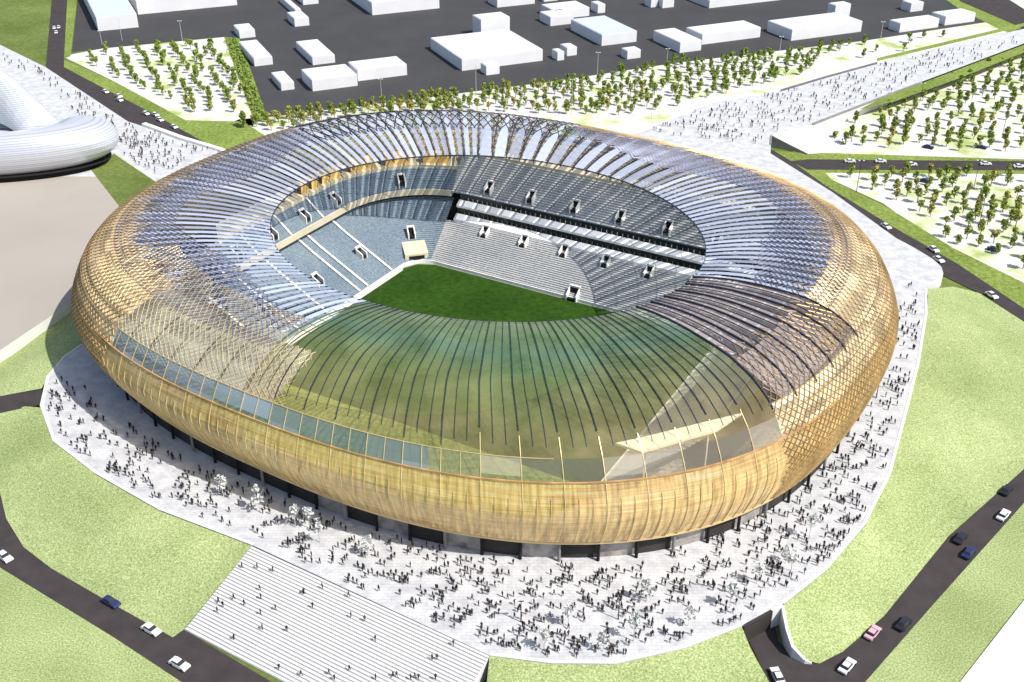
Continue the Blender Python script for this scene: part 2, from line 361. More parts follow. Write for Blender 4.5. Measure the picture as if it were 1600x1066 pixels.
# raised plaza with its promenades (z = 0)
pl = [(395, 852), (765, 1024), (860, 1036), (960, 1037), (1070, 1012), (1160, 977), (1222, 944), (1290, 890), (1350, 820), (1390, 740), (1411, 660), (1434, 570), (1447, 490), (1446, 452), (1440, 446), (1456, 440), (1468, 435), (1474, 427), (1471, 417), (1458, 405), (1430, 388), (1400, 372), (1300, 300), (1204, 240), (1205, 212), (1268, 195), (1400, 145), (1520, 100), (1600, 70), (1900, -40), (1900, -60), (1600, 45), (1420, 86), (1370, 100), (1220, 142), (1110, 162), (1000, 206), (800, 260), (560, 270), (345, 236), (200, 190), (71, 105), (0, 70), (-200, -10), (-300, 100), (-300, 300), (-300, 760), (0, 548), (116, 470), (140, 500), (128, 540), (100, 560), (75, 590), (65, 635), (85, 690), (150, 740), (250, 797)]
sheet('plaza', pl, M['plaza'], 0, depth=4.9, label='raised white plaza around the stadium with two promenades', cat='plaza', side=M['white_paving'])
sheet('pavement', [(-300, 276), (150, 276), (186, 322), (150, 420), (116, 469.5), (0, 547), (-300, 757)], M['beige'], .02, label='flat beige paving left of the stadium', cat='pavement')
sheet('lawn', [(140, 262), (178, 240), (246, 286), (300, 330), (186, 322), (150, 276)], M['olive'], .035, label='small green lawn between white arena and stadium')
# kerbs and upstands along podium edge
def kerb(pts, w, h, mt, name, label, cat, z0=None):
    b = MB(); V = [up(p[0], p[1], p[2]) for p in pts]
    b.beam([v+Vector((0, 0, h/2)) for v in V], w, h)
    o = b.build(name, mt); tag(o, label, cat); return o
kerb([(225, 196, 0), (285, 218, 0), (345, 236, 0), (372, 250, 0)], 2.2, 1.2, M['white_parapet'], 'parapet_wall', 'white parapet along the left promenade above the road', 'wall')
kerb([(1220, 143, 0), (1290, 122, 0), (1370, 100, 0)], .5, 1.0, M['grey_steel'], 'railing_wall', 'thin dark parapet on far side of the right promenade', 'wall')
kerb([(1270, 195, 0), (1335, 170, 0), (1400, 145, 0), (1440, 130, 0)], .5, .9, M['wall_grey'], 'railing_wall', 'thin grey parapet on near side of the right promenade', 'wall')

ek = [(395, 852), (250, 797), (150, 740), (85, 690), (65, 635), (75, 590), (100, 560), (128, 540)]
kerb([(x, y, -.35) for x, y in ek], .8, .45, M['white_paving'], 'kerb', 'pale stone kerb along the left edge of the plaza', 'kerb')
ek = [(765, 1024), (860, 1036), (960, 1037), (1070, 1012), (1160, 977)]
kerb([(x, y, -.35) for x, y in ek], .8, .45, M['white_paving'], 'kerb', 'pale stone kerb along the front edge of the plaza', 'kerb')
ek = [(1222, 944), (1290, 890), (1350, 820), (1390, 740), (1411, 660), (1434, 570), (1447, 490), (1446, 452)]
kerb([(x, y, -.35) for x, y in ek], .8, .45, M['white_paving'], 'kerb', 'pale stone kerb along the right edge of the plaza', 'kerb')
lawn_pts = {
 'big sloping lawn left of the white stairs': [(65, 637, -.03), (85, 692, -.03), (150, 742, -.03), (250, 799, -.03), (393, 853, -.03), (287, 984, LOW), (270, 996, LOW), (162, 936, LOW), (80, 888, LOW), (37, 855, LOW), (10, 811, LOW), (0, 770, LOW), (-30, 700, LOW), (-50, 650, -3), (0, 643, -1.6), (40, 635, -.6)],
 'narrow lawn between beige paving and lane': [(-150, 662, -4.2), (0, 556, -4.2), (112, 478, -3.5), (135, 505, -.6), (128, 541, -.03), (100, 561, -.03), (75, 590, -.03), (65, 607, -.2), (0, 619, -1.2), (-60, 635, -2), (-150, 680, -4)],
 'lawn at the lower left corner below the road': [(0, 887, LOW), (176, 995, LOW), (287, 1068, LOW), (380, 1170, LOW), (-150, 1170, LOW), (-150, 800, LOW)],
 'lawn right of the white stairs at bottom': [(765, 1025, -.03), (860, 1038, -.03), (960, 1039, -.03), (1070, 1014, -.03), (1159, 979, -.03), (1172, 1012, -1.5), (1202, 1066, -3.6), (1250, 1170, LOW), (750, 1170, LOW)],
 'large sloping lawn right of the plaza': [(1224, 946, -.03), (1291, 892, -.03), (1352, 822, -.03), (1392, 740, -.03), (1413, 660, -.03), (1436, 570, -.03), (1449, 490, -.03), (1450, 452, -.03), (1490, 448, -3), (1530, 458, LOW), (1600, 503, LOW), (1900, 680, LOW), (1900, 470, LOW), (1600, 733, LOW), (1482, 838, LOW), (1381, 963, LOW), (1317, 1018, LOW), (1280, 1037, LOW), (1258, 1031, -4.2), (1240, 1012, -2.4), (1231, 985, -.9), (1228, 965, -.3)],
 'lawn strip between lower right road and white corner': [(1900, 520, LOW), (1600, 786, LOW), (1465, 937, LOW), (1350, 1068, LOW), (1262, 1170, LOW), (1420, 1170, LOW), (1498, 1066, LOW), (1598, 938, LOW), (1800, 700, LOW)],
}
for lb, pts in lawn_pts.items(): slope('lawn', pts, M['lawn'], label=lb)
# lane reaching the plaza at the left edge
sheet('lane', [(-60, 637, -1.9), (0, 619, -1.1), (65, 608, -.15), (66, 632, -.15), (0, 645, -1.4), (-60, 655, -2.6)], M['asphalt'], label='short dark lane reaching the plaza at left edge', cat='road')
# retaining wall inside the hairpin
def retaining(pts, label, mt):
    b = MB(); V = [up(*p) for p in pts]
    for i in range(len(V)-1):
        a, c = V[i], V[i+1]
        d = (c-a); n = Vector((-d.y, d.x, 0)).normalized()*.35
        b.hexa([(*(a-n).xy, LOW-.2), (*(c-n).xy, LOW-.2), (*(c+n).xy, LOW-.2), (*(a+n).xy, LOW-.2), a-n+Vector((0, 0, .25)), c-n+Vector((0, 0, .25)), c+n+Vector((0, 0, .25)), a+n+Vector((0, 0, .25))])
    o = b.build('retaining_wall', mt); tag(o, label, 'wall'); return o
retaining([(1206, 955, -.1), (1223, 947, -.1), (1226, 965, -.3), (1230, 985, -.9), (1239, 1012, -2.4), (1257, 1031, -4.2), (1268, 1036, -5)], 'pale grey retaining wall inside the hairpin ramp', M['white_paving'])
retaining([(1161, 980, -.2), (1206, 955, -.2)], 'dark tunnel head wall where the ramp goes under the plaza', M['interior'])
retaining([(1204, 226, 0.1), (1205, 212, 0.1), (1232, 226, -2.6), (1262, 241, LOW)], 'grey triangular abutment wall of the right promenade bridge', M['wall_grey'])
sheet('ramp', [(1206, 211.5, 0), (1268, 195.5, 0), (1318, 214, -2.5), (1330, 236, LOW-.1), (1263, 240.5, LOW-.1), (1232, 225.5, -2.6)], M['white_paving'], label='white ramp sloping from the right promenade to the park', cat='ramp')

# stairs
def stairs():
    a0 = up(393, 853, 0); a1 = up(765, 1024.5, 0); b0 = up(288, 984, LOW)
    e = (a1-a0); e.z = 0; L = e.length; ex = e.normalized(); ey = Vector((ex.y, -ex.x, 0))
    dn = (b0-a0); run = dn.dot(ey); sk = dn.dot(ex)/run
    root = empty('staircase', a0); n = 30; tr = run/n
    w = MB(); ns = MB()
    for i in range(n):
        z1 = -i*(5.0/n)-.17; z0 = LOW-.25
        y0 = i*tr; y1 = y0+tr
        def pt(x, y, z): return Vector((ex.x*x+ey.x*y, ex.y*x+ey.y*y, z))
        xs0 = sk*y0; xs1 = sk*y1; xe0 = L+.06*y0; xe1 = L+.06*y1
        w.hexa([pt(xs0, y1, z0), pt(xe0, y1, z0), pt(xe0, y0, z0), pt(xs0, y0, z0), pt(xs0, y1, z1), pt(xe0, y1, z1), pt(xe0, y0, z1), pt(xs0, y0, z1)], 0)
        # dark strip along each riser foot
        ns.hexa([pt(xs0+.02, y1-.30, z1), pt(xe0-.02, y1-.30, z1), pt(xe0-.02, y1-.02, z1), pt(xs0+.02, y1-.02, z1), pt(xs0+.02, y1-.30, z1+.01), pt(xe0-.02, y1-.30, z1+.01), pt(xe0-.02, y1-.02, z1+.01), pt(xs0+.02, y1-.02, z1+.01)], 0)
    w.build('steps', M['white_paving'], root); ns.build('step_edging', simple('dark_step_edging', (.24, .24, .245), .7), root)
    tag(root, 'broad white staircase with dark step edges falling to lower road', 'staircase')
    return a0, ex, ey, L, run, sk
ST = stairs()

# ------------------------------------------------------------------ the stadium
CX, CY, AA, BB, NN, ANG = -10.0, 313.7, 125.2, 108.7, 2.42, -.56
OX, OY, OA, OB, OANG = -8.5, 302.2, 67.0, 56.0, -.54
def arc_table(a, b, n, ang, cx, cy, k=720):
    pts = []
    for i in range(k*4+1):
        t = 2*math.pi*i/(k*4); c, s = math.cos(t), math.sin(t)
        x = a*math.copysign(abs(c)**(2/n), c); y = b*math.copysign(abs(s)**(2/n), s)
        pts.append((cx+x*math.cos(ang)-y*math.sin(ang), cy+x*math.sin(ang)+y*math.cos(ang)))
    L = [0]
    for p, q in zip(pts, pts[1:]): L.append(L[-1]+math.hypot(q[0]-p[0], q[1]-p[1]))
    out = []; j = 0
    for i in range(k):
        d = L[-1]*i/k
        while L[j+1] < d: j += 1
        f = (d-L[j])/(L[j+1]-L[j]) if L[j+1] > L[j] else 0
        out.append((pts[j][0]+(pts[j+1][0]-pts[j][0])*f, pts[j][1]+(pts[j+1][1]-pts[j][1])*f))
    return out
KT = 720
TO = arc_table(AA, BB, NN, ANG, CX, CY); TQ = arc_table(OA, OB, 2.0, OANG, OX, OY)
def tab(T, tau):
    x = (tau % 1.0)*KT; i = int(x); f = x-i; p = T[i % KT]; q = T[(i+1) % KT]
    return p[0]+(q[0]-p[0])*f, p[1]+(q[1]-p[1])*f
PROF = [(0.00, 3.9, 6.0), (.08, 2.7, 8.6), (.16, 1.4, 12.0), (.24, .5, 16.0), (.30, .6, 19.0), (.36, 1.8, 22.5), (.42, 3.5, 26.0), (.48, 5.6, 29.5), (.54, 9.0, 33.0), (.60, 14.5, 36.0), (.66, 22.0, 38.0)]
SC = .66
def prof(s):
    for (s0, i0, z0), (s1, i1, z1) in zip(PROF, PROF[1:]):
        if s <= s1:
            f = max(0, (s-s0)/(s1-s0)); return i0+(i1-i0)*f, z0+(z1-z0)*f
    return PROF[-1][1:]
def shell(tau, s, off=0.0):
    ox, oy = tab(TO, tau); r = math.hypot(ox-CX, oy-CY)
    if s <= SC:
        i, z = prof(s); i += 3.2*max(0, math.cos(math.atan2(ox-CX, -(oy-CY))+1.1))*max(0, 1-s/.3); k = (r-i+off)/r
        return Vector((CX+(ox-CX)*k, CY+(oy-CY)*k, z+off*max(0, (s-.4))*3))
    t = (s-SC)/(1-SC); i, z = PROF[-1][1:]; k = (r-i)/r
    ax, ay = CX+(ox-CX)*k, CY+(oy-CY)*k; qx, qy = tab(TQ, tau)
    return Vector((ax+(qx-ax)*t, ay+(qy-ay)*t, z+2.2*math.sin(math.pi*min(1, t*1.0)*.75)+off))
def bearing(tau):          # degrees from the camera side, + to the right
    ox, oy = tab(TO, tau); return math.degrees(math.atan2(ox-CX, -(oy-CY)))
NB = 80
stad = empty('stadium', (CX, CY, 0))
tag(stad, 'large oval football stadium with golden mesh facade, lattice shell and open glazed roof', 'stadium')
inv = Matrix.Translation((-CX, -CY, 0))
def spart(mb, name, mt, parent=None, smooth=False, uv=False):
    mb.v = [(x-CX, y-CY, z) for x, y, z in mb.v]
    return mb.build(name, mt, parent or stad, smooth, uv)
def ringmesh(s_list, t0, t1, n, vs, ustep=1.0, off=0, cond=None):
    b = MB()
    for i in range(n):
        ta = t0+(t1-t0)*i/n; tb = t0+(t1-t0)*(i+1)/n
        if cond and not cond((ta+tb)/2): continue
        for j in range(len(s_list)-1):
            sa, sb = s_list[j], s_list[j+1]
            b.quad(shell(ta, sa, off), shell(tb, sa, off), shell(tb, sb, off), shell(ta, sb, off), 0,
                   [(ta*NB, sa*vs), (tb*NB, sa*vs), (tb*NB, sb*vs), (ta*NB, sb*vs)])
    return b
def is_front(t): return -60 < bearing(t) < 36
def roof_front(t): return -32 < bearing(t) < 58
def srange(a, b, n): return [a+(b-a)*i/n for i in range(n+1)]
SRIM = .40
# golden cladding: all round up to the rim
spart(ringmesh(srange(0, SRIM, 9), 0, 1, 240, 1/SRIM), 'cladding', M['gold'], smooth=True, uv=True)
# upper shell skins
right = lambda t: 36 <= bearing(t) < 58
spart(ringmesh(srange(SRIM, SC, 8), 0, 1, 240, 60, cond=lambda t: not is_front(t) and not right(t) and -139 < bearing(t) < 158), 'mesh_screen', M['glass_tan'], smooth=True, uv=True)
spart(ringmesh(srange(SRIM, .52, 4), 0, 1, 240, 60, cond=right), 'mesh_screen', M['glass_tan'], smooth=True, uv=True)
spart(ringmesh(srange(.52, SC, 4), 0, 1, 240, 40, cond=right), 'crest_glazing', M['glass_smoke'], smooth=True, uv=True)
spart(ringmesh(srange(SRIM, SC, 8), 0, 1, 240, 40, cond=lambda t: not -139 < bearing(t) < 158), 'film_screen', M['glass_lav'], smooth=True, uv=True)
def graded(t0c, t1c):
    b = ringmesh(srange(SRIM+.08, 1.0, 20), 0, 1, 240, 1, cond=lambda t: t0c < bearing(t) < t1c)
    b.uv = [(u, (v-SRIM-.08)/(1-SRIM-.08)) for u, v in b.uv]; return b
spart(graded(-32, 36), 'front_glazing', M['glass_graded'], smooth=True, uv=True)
spart(ringmesh(srange(SRIM+.08, SC, 6), 0, 1, 240, 40, cond=lambda t: -60 < bearing(t) <= -32), 'crest_glazing', M['glass_tan2'], smooth=True, uv=True)
spart(ringmesh(srange(SRIM, SRIM+.08, 2), 0, 1, 240, 12, cond=lambda t: -60 < bearing(t) < -4), 'terrace_glazing', M['glass_strip'], smooth=True, uv=True)
spart(ringmesh(srange(SRIM, SRIM+.08, 2), 0, 1, 240, 12, cond=lambda t: -4 <= bearing(t) < 36), 'terrace_glazing', M['glass_pink'], smooth=True, uv=True)
spart(ringmesh(srange(SC, 1.0, 14), 0, 1, 240, 40, cond=lambda t: 36 <= bearing(t) < 58), 'roof_glazing', M['glass_smoke'], smooth=True, uv=True)
# inner roof: one tapering panel per bay
b = MB()
sm_ = MB()
for k in range(NB*2):
    t0 = (k+.2)/NB/2; t1 = (k+.8)/NB/2; tm = (t0+t1)/2
    if -32 < bearing(tm) < 36: continue
    tgt = sm_ if 36 <= bearing(tm) < 58 else b
    far = 120 < bearing(tm) < 179
    if far and k % 2: continue
    if far: t0, t1 = (k+.3)/NB/2, (k+1.7)/NB/2
    sl = srange(SC+.0, 1.0, 8)
    for j in range(8):
        def lim(s):
            f = (s-SC)/(1-SC); w = min(1.0, (.12+1.1*f) if far else (.7+.4*f)); c = (t0+t1)/2; h = (t1-t0)/2*w; return c-h, c+h
        (a0, a1), (c0, c1) = lim(sl[j]), lim(sl[j+1])
        tgt.quad(shell(a0, sl[j]), shell(a1, sl[j]), shell(c1, sl[j+1]), shell(c0, sl[j+1]), 0, [(k+.1, .1), (k+.9, .1), (k+.9, .3), (k+.1, .3)])
spart(sm_, 'roof_panels', M['glass_smoke2'], smooth=True, uv=True)
spart(b, 'roof_panels', M['glass_blue'], smooth=True, uv=True)
# ribs
for k in range(NB):
    t = k/NB; front = is_front(t)
    sl = srange(.50 if not front else (SRIM+.09 if bearing(t) < 0 else SRIM+.15), 1.0, 16)
    b = MB(); 
    o_ = .32 if roof_front(t) else -.45
    pts = [shell(t, s)+Vector((0, 0, o_ if s > .5 else o_*.4)) for s in sl]; b.beam(pts, .15 if roof_front(t) and bearing(t) < 36 else (.32 if 36 < bearing(t) < 125 else .30), .32 if front else .5)
    if not roof_front(t):
        pts2 = [shell(t+.42/NB*(1-s)**.5, s)-Vector((0, 0, 1.4)) for s in srange(SC-.05, 1.0, 10)]
        b.beam(pts2, .2, .3)
    spart(b, 'rib', M['dark_steel'])
b = MB()
for k in range(NB*3):
    t = k/(NB*3)
    if k % 3 and roof_front(t): b.beam([shell(t, s)+Vector((0, 0, .2)) for s in srange(SRIM+.11 if is_front(t) else .54, 1.0, 18)], .085 if bearing(t) < 36 else .14, .2)
spart(b, 'secondary_ribs', M['dark_steel'])
# roof edge ring + purlin hoops
b = MB(); b.beam([shell(i/160, 1.0)-Vector((0, 0, .3)) for i in range(161)], .25, .3); spart(b, 'opening_ring', M['dark_steel'])
b = MB()
for s in (.70, .74, .78, .82, .86, .90, .95):
    b.beam([shell(i/200, s)-Vector((0, 0, .12)) for i in range(201)], .12, .16)
spart(b, 'roof_hoops', M['grey_steel'])
# diagrid
def diagrid(n, s0, s1, twist, w, h, cond, off, seg=14):
    b = MB()
    for sg in (-1, 1):
        for k in range(n):
            run = []
            for s in srange(s0, s1, seg):
                t = k/n+sg*twist*(s-s0)/(s1-s0)/NB
                if cond(t, s): run.append(shell(t, s, off if sg > 0 else off*.4))
                else:
                    if len(run) > 1: b.beam(run, w, h, [(p-Vector((CX, CY, 5))).normalized() for p in run])
                    run = []
            if len(run) > 1: b.beam(run, w, h, [(p-Vector((CX, CY, 5))).normalized() for p in run])
    return b
back = lambda t: not -139 < bearing(t) < 158
for sd_l in (-1, 1):
    spart(diagrid(310, .0, .74, 6.4, .16, .17, lambda t, s: bearing(t)*sd_l >= 0 and not is_front(t) and not back(t) and s < .69+.035*math.sin(t*700)+.02*math.sin(t*271), .3, 30), 'facade_lattice', M['gold_bar'])
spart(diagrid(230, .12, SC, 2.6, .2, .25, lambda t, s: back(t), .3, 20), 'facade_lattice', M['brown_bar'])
for sd_l in (-1, 1):
    spart(diagrid(300, .61, .92, 5.2, .13, .18, lambda t, s: bearing(t)*sd_l >= 0 and not roof_front(t) and not back(t) and s < .82+.05*math.sin(t*40), .1, 14), 'roof_lattice', M['roof_bar'])
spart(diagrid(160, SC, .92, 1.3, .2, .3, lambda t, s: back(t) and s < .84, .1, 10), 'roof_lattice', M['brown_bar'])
spart(diagrid(330, SRIM+.08, SC+.1, 3.6, .10, .14, lambda t, s: -74 < bearing(t)+10*math.sin(t*90) < -24 and (s < SC or bearing(t) < -32), .1, 14), 'crest_lattice', M['pale_bar'])
b = MB()
for s in srange(.04, .52, 11):
    run = []
    for i in range(-60, 241):
        t = i/240
        if not is_front(t) and i > -1: run.append(shell(t, s, .3))
        else:
            if len(run) > 1: b.beam(run, .14, .14)
            run = []
    if len(run) > 1: b.beam(run, .14, .14)
spart(b, 'lattice_hoops', M['gold_bar'])
# front mullions, louvre rails, rim
b = MB()
for k in range(NB*3):
    t = k/(NB*3)
    if not is_front(t): continue
    hi = (SRIM+.08 if bearing(t) < 0 else SRIM+.14) if k % 3 == 0 else .34
    b.beam([shell(t, s, .12) for s in srange(0.0, hi, 10)], .16 if k % 3 == 0 else .08, .18, [(shell(t, s)-Vector((CX, CY, 15))).normalized() for s in srange(0, hi, 10)])
for k in range(NB*2):
    t = k/(NB*2)
    if k % 2 and -60 < bearing(t) < 0: b.beam([shell(t, s, .1) for s in srange(SRIM, SRIM+.08, 3)], .14, .16)
b.beam([shell(i/400, SRIM+.08, .1) for i in sorted([i for i in range(400) if -60 < bearing(i/400) < 10], key=lambda i: bearing(i/400))], .18, .18)
spart(b, 'mullions', M['pale_bar'])
b = MB()
run = [shell(i/400, SRIM, .25) for i in range(-120, 400) if -66 < bearing(i/400) < 48]
idx = [i for i in range(400) if -66 < bearing(i/400) < 48]
# ordered run across the front
idx.sort(key=lambda i: bearing(i/400))
b.beam([shell(i/400, SRIM, .15) for i in idx], .34, .4); spart(b, 'rim_beam', M['orange'])
b = MB(); b.beam([shell(i/240, 0.0, 0) for i in range(241)], .5, .5); spart(b, 'base_edge', M['pale_bar'])
# columns and undercroft
for k in range(NB):
    t = k/NB
    bt = bearing(t)
    if abs(bt) > 128: continue
    p = shell(t, 0.0); c = Vector((CX, CY, 0)); q = c+(p-c)*.994; q.z = 0
    m = MB(); m.tube((q.x, q.y, -.05), (q.x, q.y, 6.1), .42, .36, 8); spart(m, 'column', M['black'] if k % 3 else M['wall_grey'])
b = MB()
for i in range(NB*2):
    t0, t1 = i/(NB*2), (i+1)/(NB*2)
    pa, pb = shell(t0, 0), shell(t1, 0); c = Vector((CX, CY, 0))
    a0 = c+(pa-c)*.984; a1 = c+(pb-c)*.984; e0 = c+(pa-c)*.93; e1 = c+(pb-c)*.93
    bt = bearing((t0+t1)/2); lit = bt > -22 and bt < 40 and (i//2) % 2 == 0  # paler front bays carry reflections in their colour
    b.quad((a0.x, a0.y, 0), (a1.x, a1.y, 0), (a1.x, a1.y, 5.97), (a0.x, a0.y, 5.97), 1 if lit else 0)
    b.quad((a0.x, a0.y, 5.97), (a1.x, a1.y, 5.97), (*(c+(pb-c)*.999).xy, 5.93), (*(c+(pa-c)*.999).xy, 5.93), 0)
spart(b, 'undercroft', [M['interior'], M['glass_bay']])  # near-black wall has the shade under the shell in its colour

# bowl in pitch coordinates: X along the long side (right and towards us), Y away from us
FL, FR = up(650, 407), up(1125, 533)
U = (FR-FL).normalized(); V_ = Vector((-U.y, U.x, 0))         # V_ points away
HL = (FR-FL).length/2; HW = 39.5
C0 = (FL+FR)/2-V_*HW
def bw(x, y, z): p = C0+U*x+V_*y; return Vector((p.x, p.y, z))
R0 = 8.0; NEAR = -46.0
def bowl_path(d):
    P = []; nl = NEAR+max(0, d-8)*.95; nr = NEAR+max(0, d-8)*1.35
    for i in range(29): P.append((-HL-d, nl+(HW-R0-nl)*i/28))
    for i in range(1, 14):
        a = math.pi-math.pi/2*i/14; P.append((-HL+R0+(R0+d)*math.cos(a), HW-R0+(R0+d)*math.sin(a)))
    for i in range(41): P.append((-HL+R0+(2*HL-2*R0)*i/40, HW+d))
    for i in range(1, 14):
        a = math.pi/2-math.pi/2*i/14; P.append((HL-R0+(R0+d)*math.cos(a), HW-R0+(R0+d)*math.sin(a)))
    for i in range(29): P.append((HL+d, HW-R0-(HW-R0-nr)*i/28))
    return P
NP = len(bowl_path(0))
def tier(profile, i0=0, i1=None, name='', mt=None, parent=None, raw=False):
    i1 = NP-1 if i1 is None else i1
    paths = [[bw(x, y, z) for x, y in bowl_path(d)] for d, z in profile]
    b = MB()
    for j in range(len(profile)-1):
        for i in range(i0, i1): b.quad(paths[j][i], paths[j][i+1], paths[j+1][i+1], paths[j+1][i])
    return b if raw else spart(b, name, mt, parent)
def steps(d0, z0, d1, z1, n):
    P = []
    for i in range(n):
        da = d0+(d1-d0)*i/n; db = d0+(d1-d0)*(i+1)/n; zb = z0+(z1-z0)*(i+1)/n
        P += [(da, zb), (db, zb)]
    return [(d0, z0)]+P
IL = 29+13; IR = IL+41            # far side spans IL..IR
tier([(0.6, 0), (0.6, 1.3), (1.0, 1.3)], 0, None, 'pitch_wall', M['white_parapet'])
LT = steps(1.0, 1.25, 20, 11, 24); LT2 = steps(20, 11, 27, 15, 9)
tier(LT+LT2[1:], 0, IL-2, 'lower_tier', M['seat_blue'])
tier(steps(1.0, 1.25, 17.7, 9.9, 21), IL-2, IR+2, 'lower_tier', M['seat_grey'])
tier(LT+LT2[1:], IR+2, None, 'lower_tier', M['seat_grey'])
UT = steps(24.4, 18.0, 37, 28.5, 17)
UL = steps(24.4, 18.0, 31.8, 24.2, 10)
tier(UL, 0, IL-2, 'upper_tier', M['seat_blue']); tier(UT, IL-2, IR+2, 'upper_tier', M['seat_grey']); tier(UT, IR+2, None, 'upper_tier', M['seat_grey'])
tier([(27, 14.8), (27, 18.5)], 0, None, 'rear_wall', M['black'])
tier([(27, 16.6), (24.0, 16.6), (23.8, 18.9), (24.4, 18.9)], 0, IL-2, 'parapet', M['cream'])
tier([(27, 16.6), (24.0, 16.6), (23.8, 18.9), (24.4, 18.9)], IR+2, None, 'parapet', M['white_parapet'])
tier([(31.8, 24.2), (31.8, 25.3), (42.2, 25.3), (43.0, 0.1)], 0, IL-2, 'outer_wall', M['cream'])
tier([(37, 28.5), (37, 29.6), (42.2, 29.6), (43.0, 0.1)], IL-2, None, 'outer_wall', M['cream'])
for i in range(22, IL-1, 3): tier([(33.6, 25.3), (33.6, 29.4), (36.4, 29.4), (36.4, 25.3)], i, min(i+2, IL-2), 'concourse_glow_block', M['amber'])  # amber colour paints the glow of the lit concourse interior
b = MB(); pth = [[bw(*bowl_path(d)[IL-2], z) for z in (z0, z1)] for d, z0, z1 in ((24.4, 17, 18.0), (31.8, 17, 24.4), (37, 17, 28.6), (42, 17, 29.6))]
for p_, q_ in zip(pth, pth[1:]): b.quad(p_[0], q_[0], q_[1], p_[1])
spart(b, 'tier_end_wall', M['cream'])
# executive boxes on the far side: two white balconies with dark glass behind
for (z0, d) in ((10.0, 18.2), (14.3, 20.9)):
    m = tier([(d+2.0, z0), (d-.5, z0), (d-.45, z0+.8), (d+2.0, z0+2.0), (d+2.1, z0+1.2), (d+3.2, z0+1.2)], IL-1, IR+4, '', None, None, True)
    for k in range(0, 56):
        x = -HL+R0+k*2.0
        if x > HL: break
        m.hexa([bw(x-.06, HW+d+2.2, z0+1), bw(x+.06, HW+d+2.2, z0+1), bw(x+.06, HW+d+2.85, z0+1), bw(x-.06, HW+d+2.85, z0+1), bw(x-.06, HW+d+2.2, z0+2.9), bw(x+.06, HW+d+2.2, z0+2.9), bw(x+.06, HW+d+2.85, z0+3.0), bw(x-.06, HW+d+2.85, z0+3.0)], 1)
    bx = spart(m, 'box_balcony', [M['box_white'], M['wall_grey']])
    tier([(d+2.9, z0+1.2), (d+2.9, z0+4.0)], IL-1, IR+4, 'box_window', M['box_glass'], bx)
tier([(24.2, 17.6), (24.1, 18.7), (24.4, 18.7)], IL-1, IR+2, 'parapet', M['white_parapet'])
# mullions on the balconies
b = MB()
for i in range(240):
    t0, t1 = i/240, (i+1)/240
    if -30 < bearing(t0) < 40: continue
    for s0, s1, z0, z1 in ((.50, .70, 29.0, 33.4),):
        c = Vector((CX, CY, 0))
        def dk(t, s, z): p = shell(t, s); return (p.x, p.y, z)
        b.quad(dk(t0, .47, 26.5), dk(t1, .47, 26.5), dk(t1, SC+.04, 32.8), dk(t0, SC+.04, 32.8))
spart(b, 'concourse_deck', M['deck'])
# floor and pitch
b = MB()
for i in range(120):
    c = Vector((CX, CY, 0)); a = c+(shell(i/120, 0)-c)*.93; e = c+(shell((i+1)/120, 0)-c)*.93
    b.tri((CX, CY, .06), (a.x, a.y, .06), (e.x, e.y, .06))
spart(b, 'floor', M['concrete'])
px = [bw(x, y, .12) for x, y in ((-HL-.3, -HW-9), (HL+.3, -HW-9), (HL+.3, HW-R0), (HL-R0*.3, HW-R0*.3), (HL-R0, HW+.3), (-HL+R0, HW+.3), (-HL+R0*.3, HW-R0*.3), (-HL-.3, HW-R0))]
po = sheet('pitch', px, M['pitch'], label='dark green football pitch inside the stadium bowl', cat='pitch')
# vomitories
def vomitory(x, y, z, ax, w=2.0, h=2.1, dpt=2.8):
    """white-cheeked exit with a dark doorway; ax = direction (pitch frame) it faces"""
    ax = Vector(ax).normalized(); tx = Vector((-ax.y, ax.x))
    def pt(a, c, zz): return bw(x+tx.x*a+ax.x*c, y+tx.y*a+ax.y*c, zz)
    m = MB()
    for s in (-1, 1):
        a0, a1 = sorted((s*w/2, s*(w/2+.4)))
        m.hexa([pt(a0, 0, z-1), pt(a1, 0, z-1), pt(a1, dpt, z-2.2), pt(a0, dpt, z-2.2), pt(a0, 0, z+h), pt(a1, 0, z+h), pt(a1, dpt, z+.5), pt(a0, dpt, z+.5)])
    m.hexa([pt(-w/2-.4, -.6, z+h-.1), pt(w/2+.4, -.6, z+h-.1), pt(w/2+.4, .1, z+h-.1), pt(-w/2-.4, .1, z+h-.1), pt(-w/2-.4, -.6, z+h+.5), pt(w/2+.4, -.6, z+h+.5), pt(w/2+.4, .1, z+h+.5), pt(-w/2-.4, .1, z+h+.5)])
    o = spart(m, 'vomitory', M['white_parapet'])
    d = MB(); d.hexa([pt(-w/2, -.3, z-1), pt(w/2, -.3, z-1), pt(w/2, .35, z-1), pt(-w/2, .35, z-1), pt(-w/2, -.3, z+h-.1), pt(w/2, -.3, z+h-.1), pt(w/2, .35, z+h-.1), pt(-w/2, .35, z+h-.1)])
    d.hexa([pt(-w/2, .35, z-.6), pt(w/2, .35, z-.6), pt(w/2, dpt, z-1.2), pt(-w/2, dpt, z-1.2), pt(-w/2, .35, z-.2), pt(w/2, .35, z-.2), pt(w/2, dpt, z-.55), pt(-w/2, dpt, z-.55)])
    spart(d, 'doorway', M['black'], o)
for k in range(6): vomitory(-38+16*k, HW+16.5, 9.2, (0, -1))
for k in range(6): vomitory(-43+17.5*k, HW+28, 21.3, (0, -1))
for k in range(3): vomitory(-HL-12, 22-24*k, 7.2, (1, 0))
for k in range(4): vomitory(-HL-28, 30-17*k, 21.3, (1, 0))
vomitory(5, HW+2.6, 1.6, (0, -1), 3.2, 2.6)
q = .7071
vomitory(-HL+R0-(R0+12)*q, HW-R0+(R0+12)*q, 7.2, (q, -q)); vomitory(-HL+R0-(R0+28)*q, HW-R0+(R0+28)*q, 21.3, (q, -q))
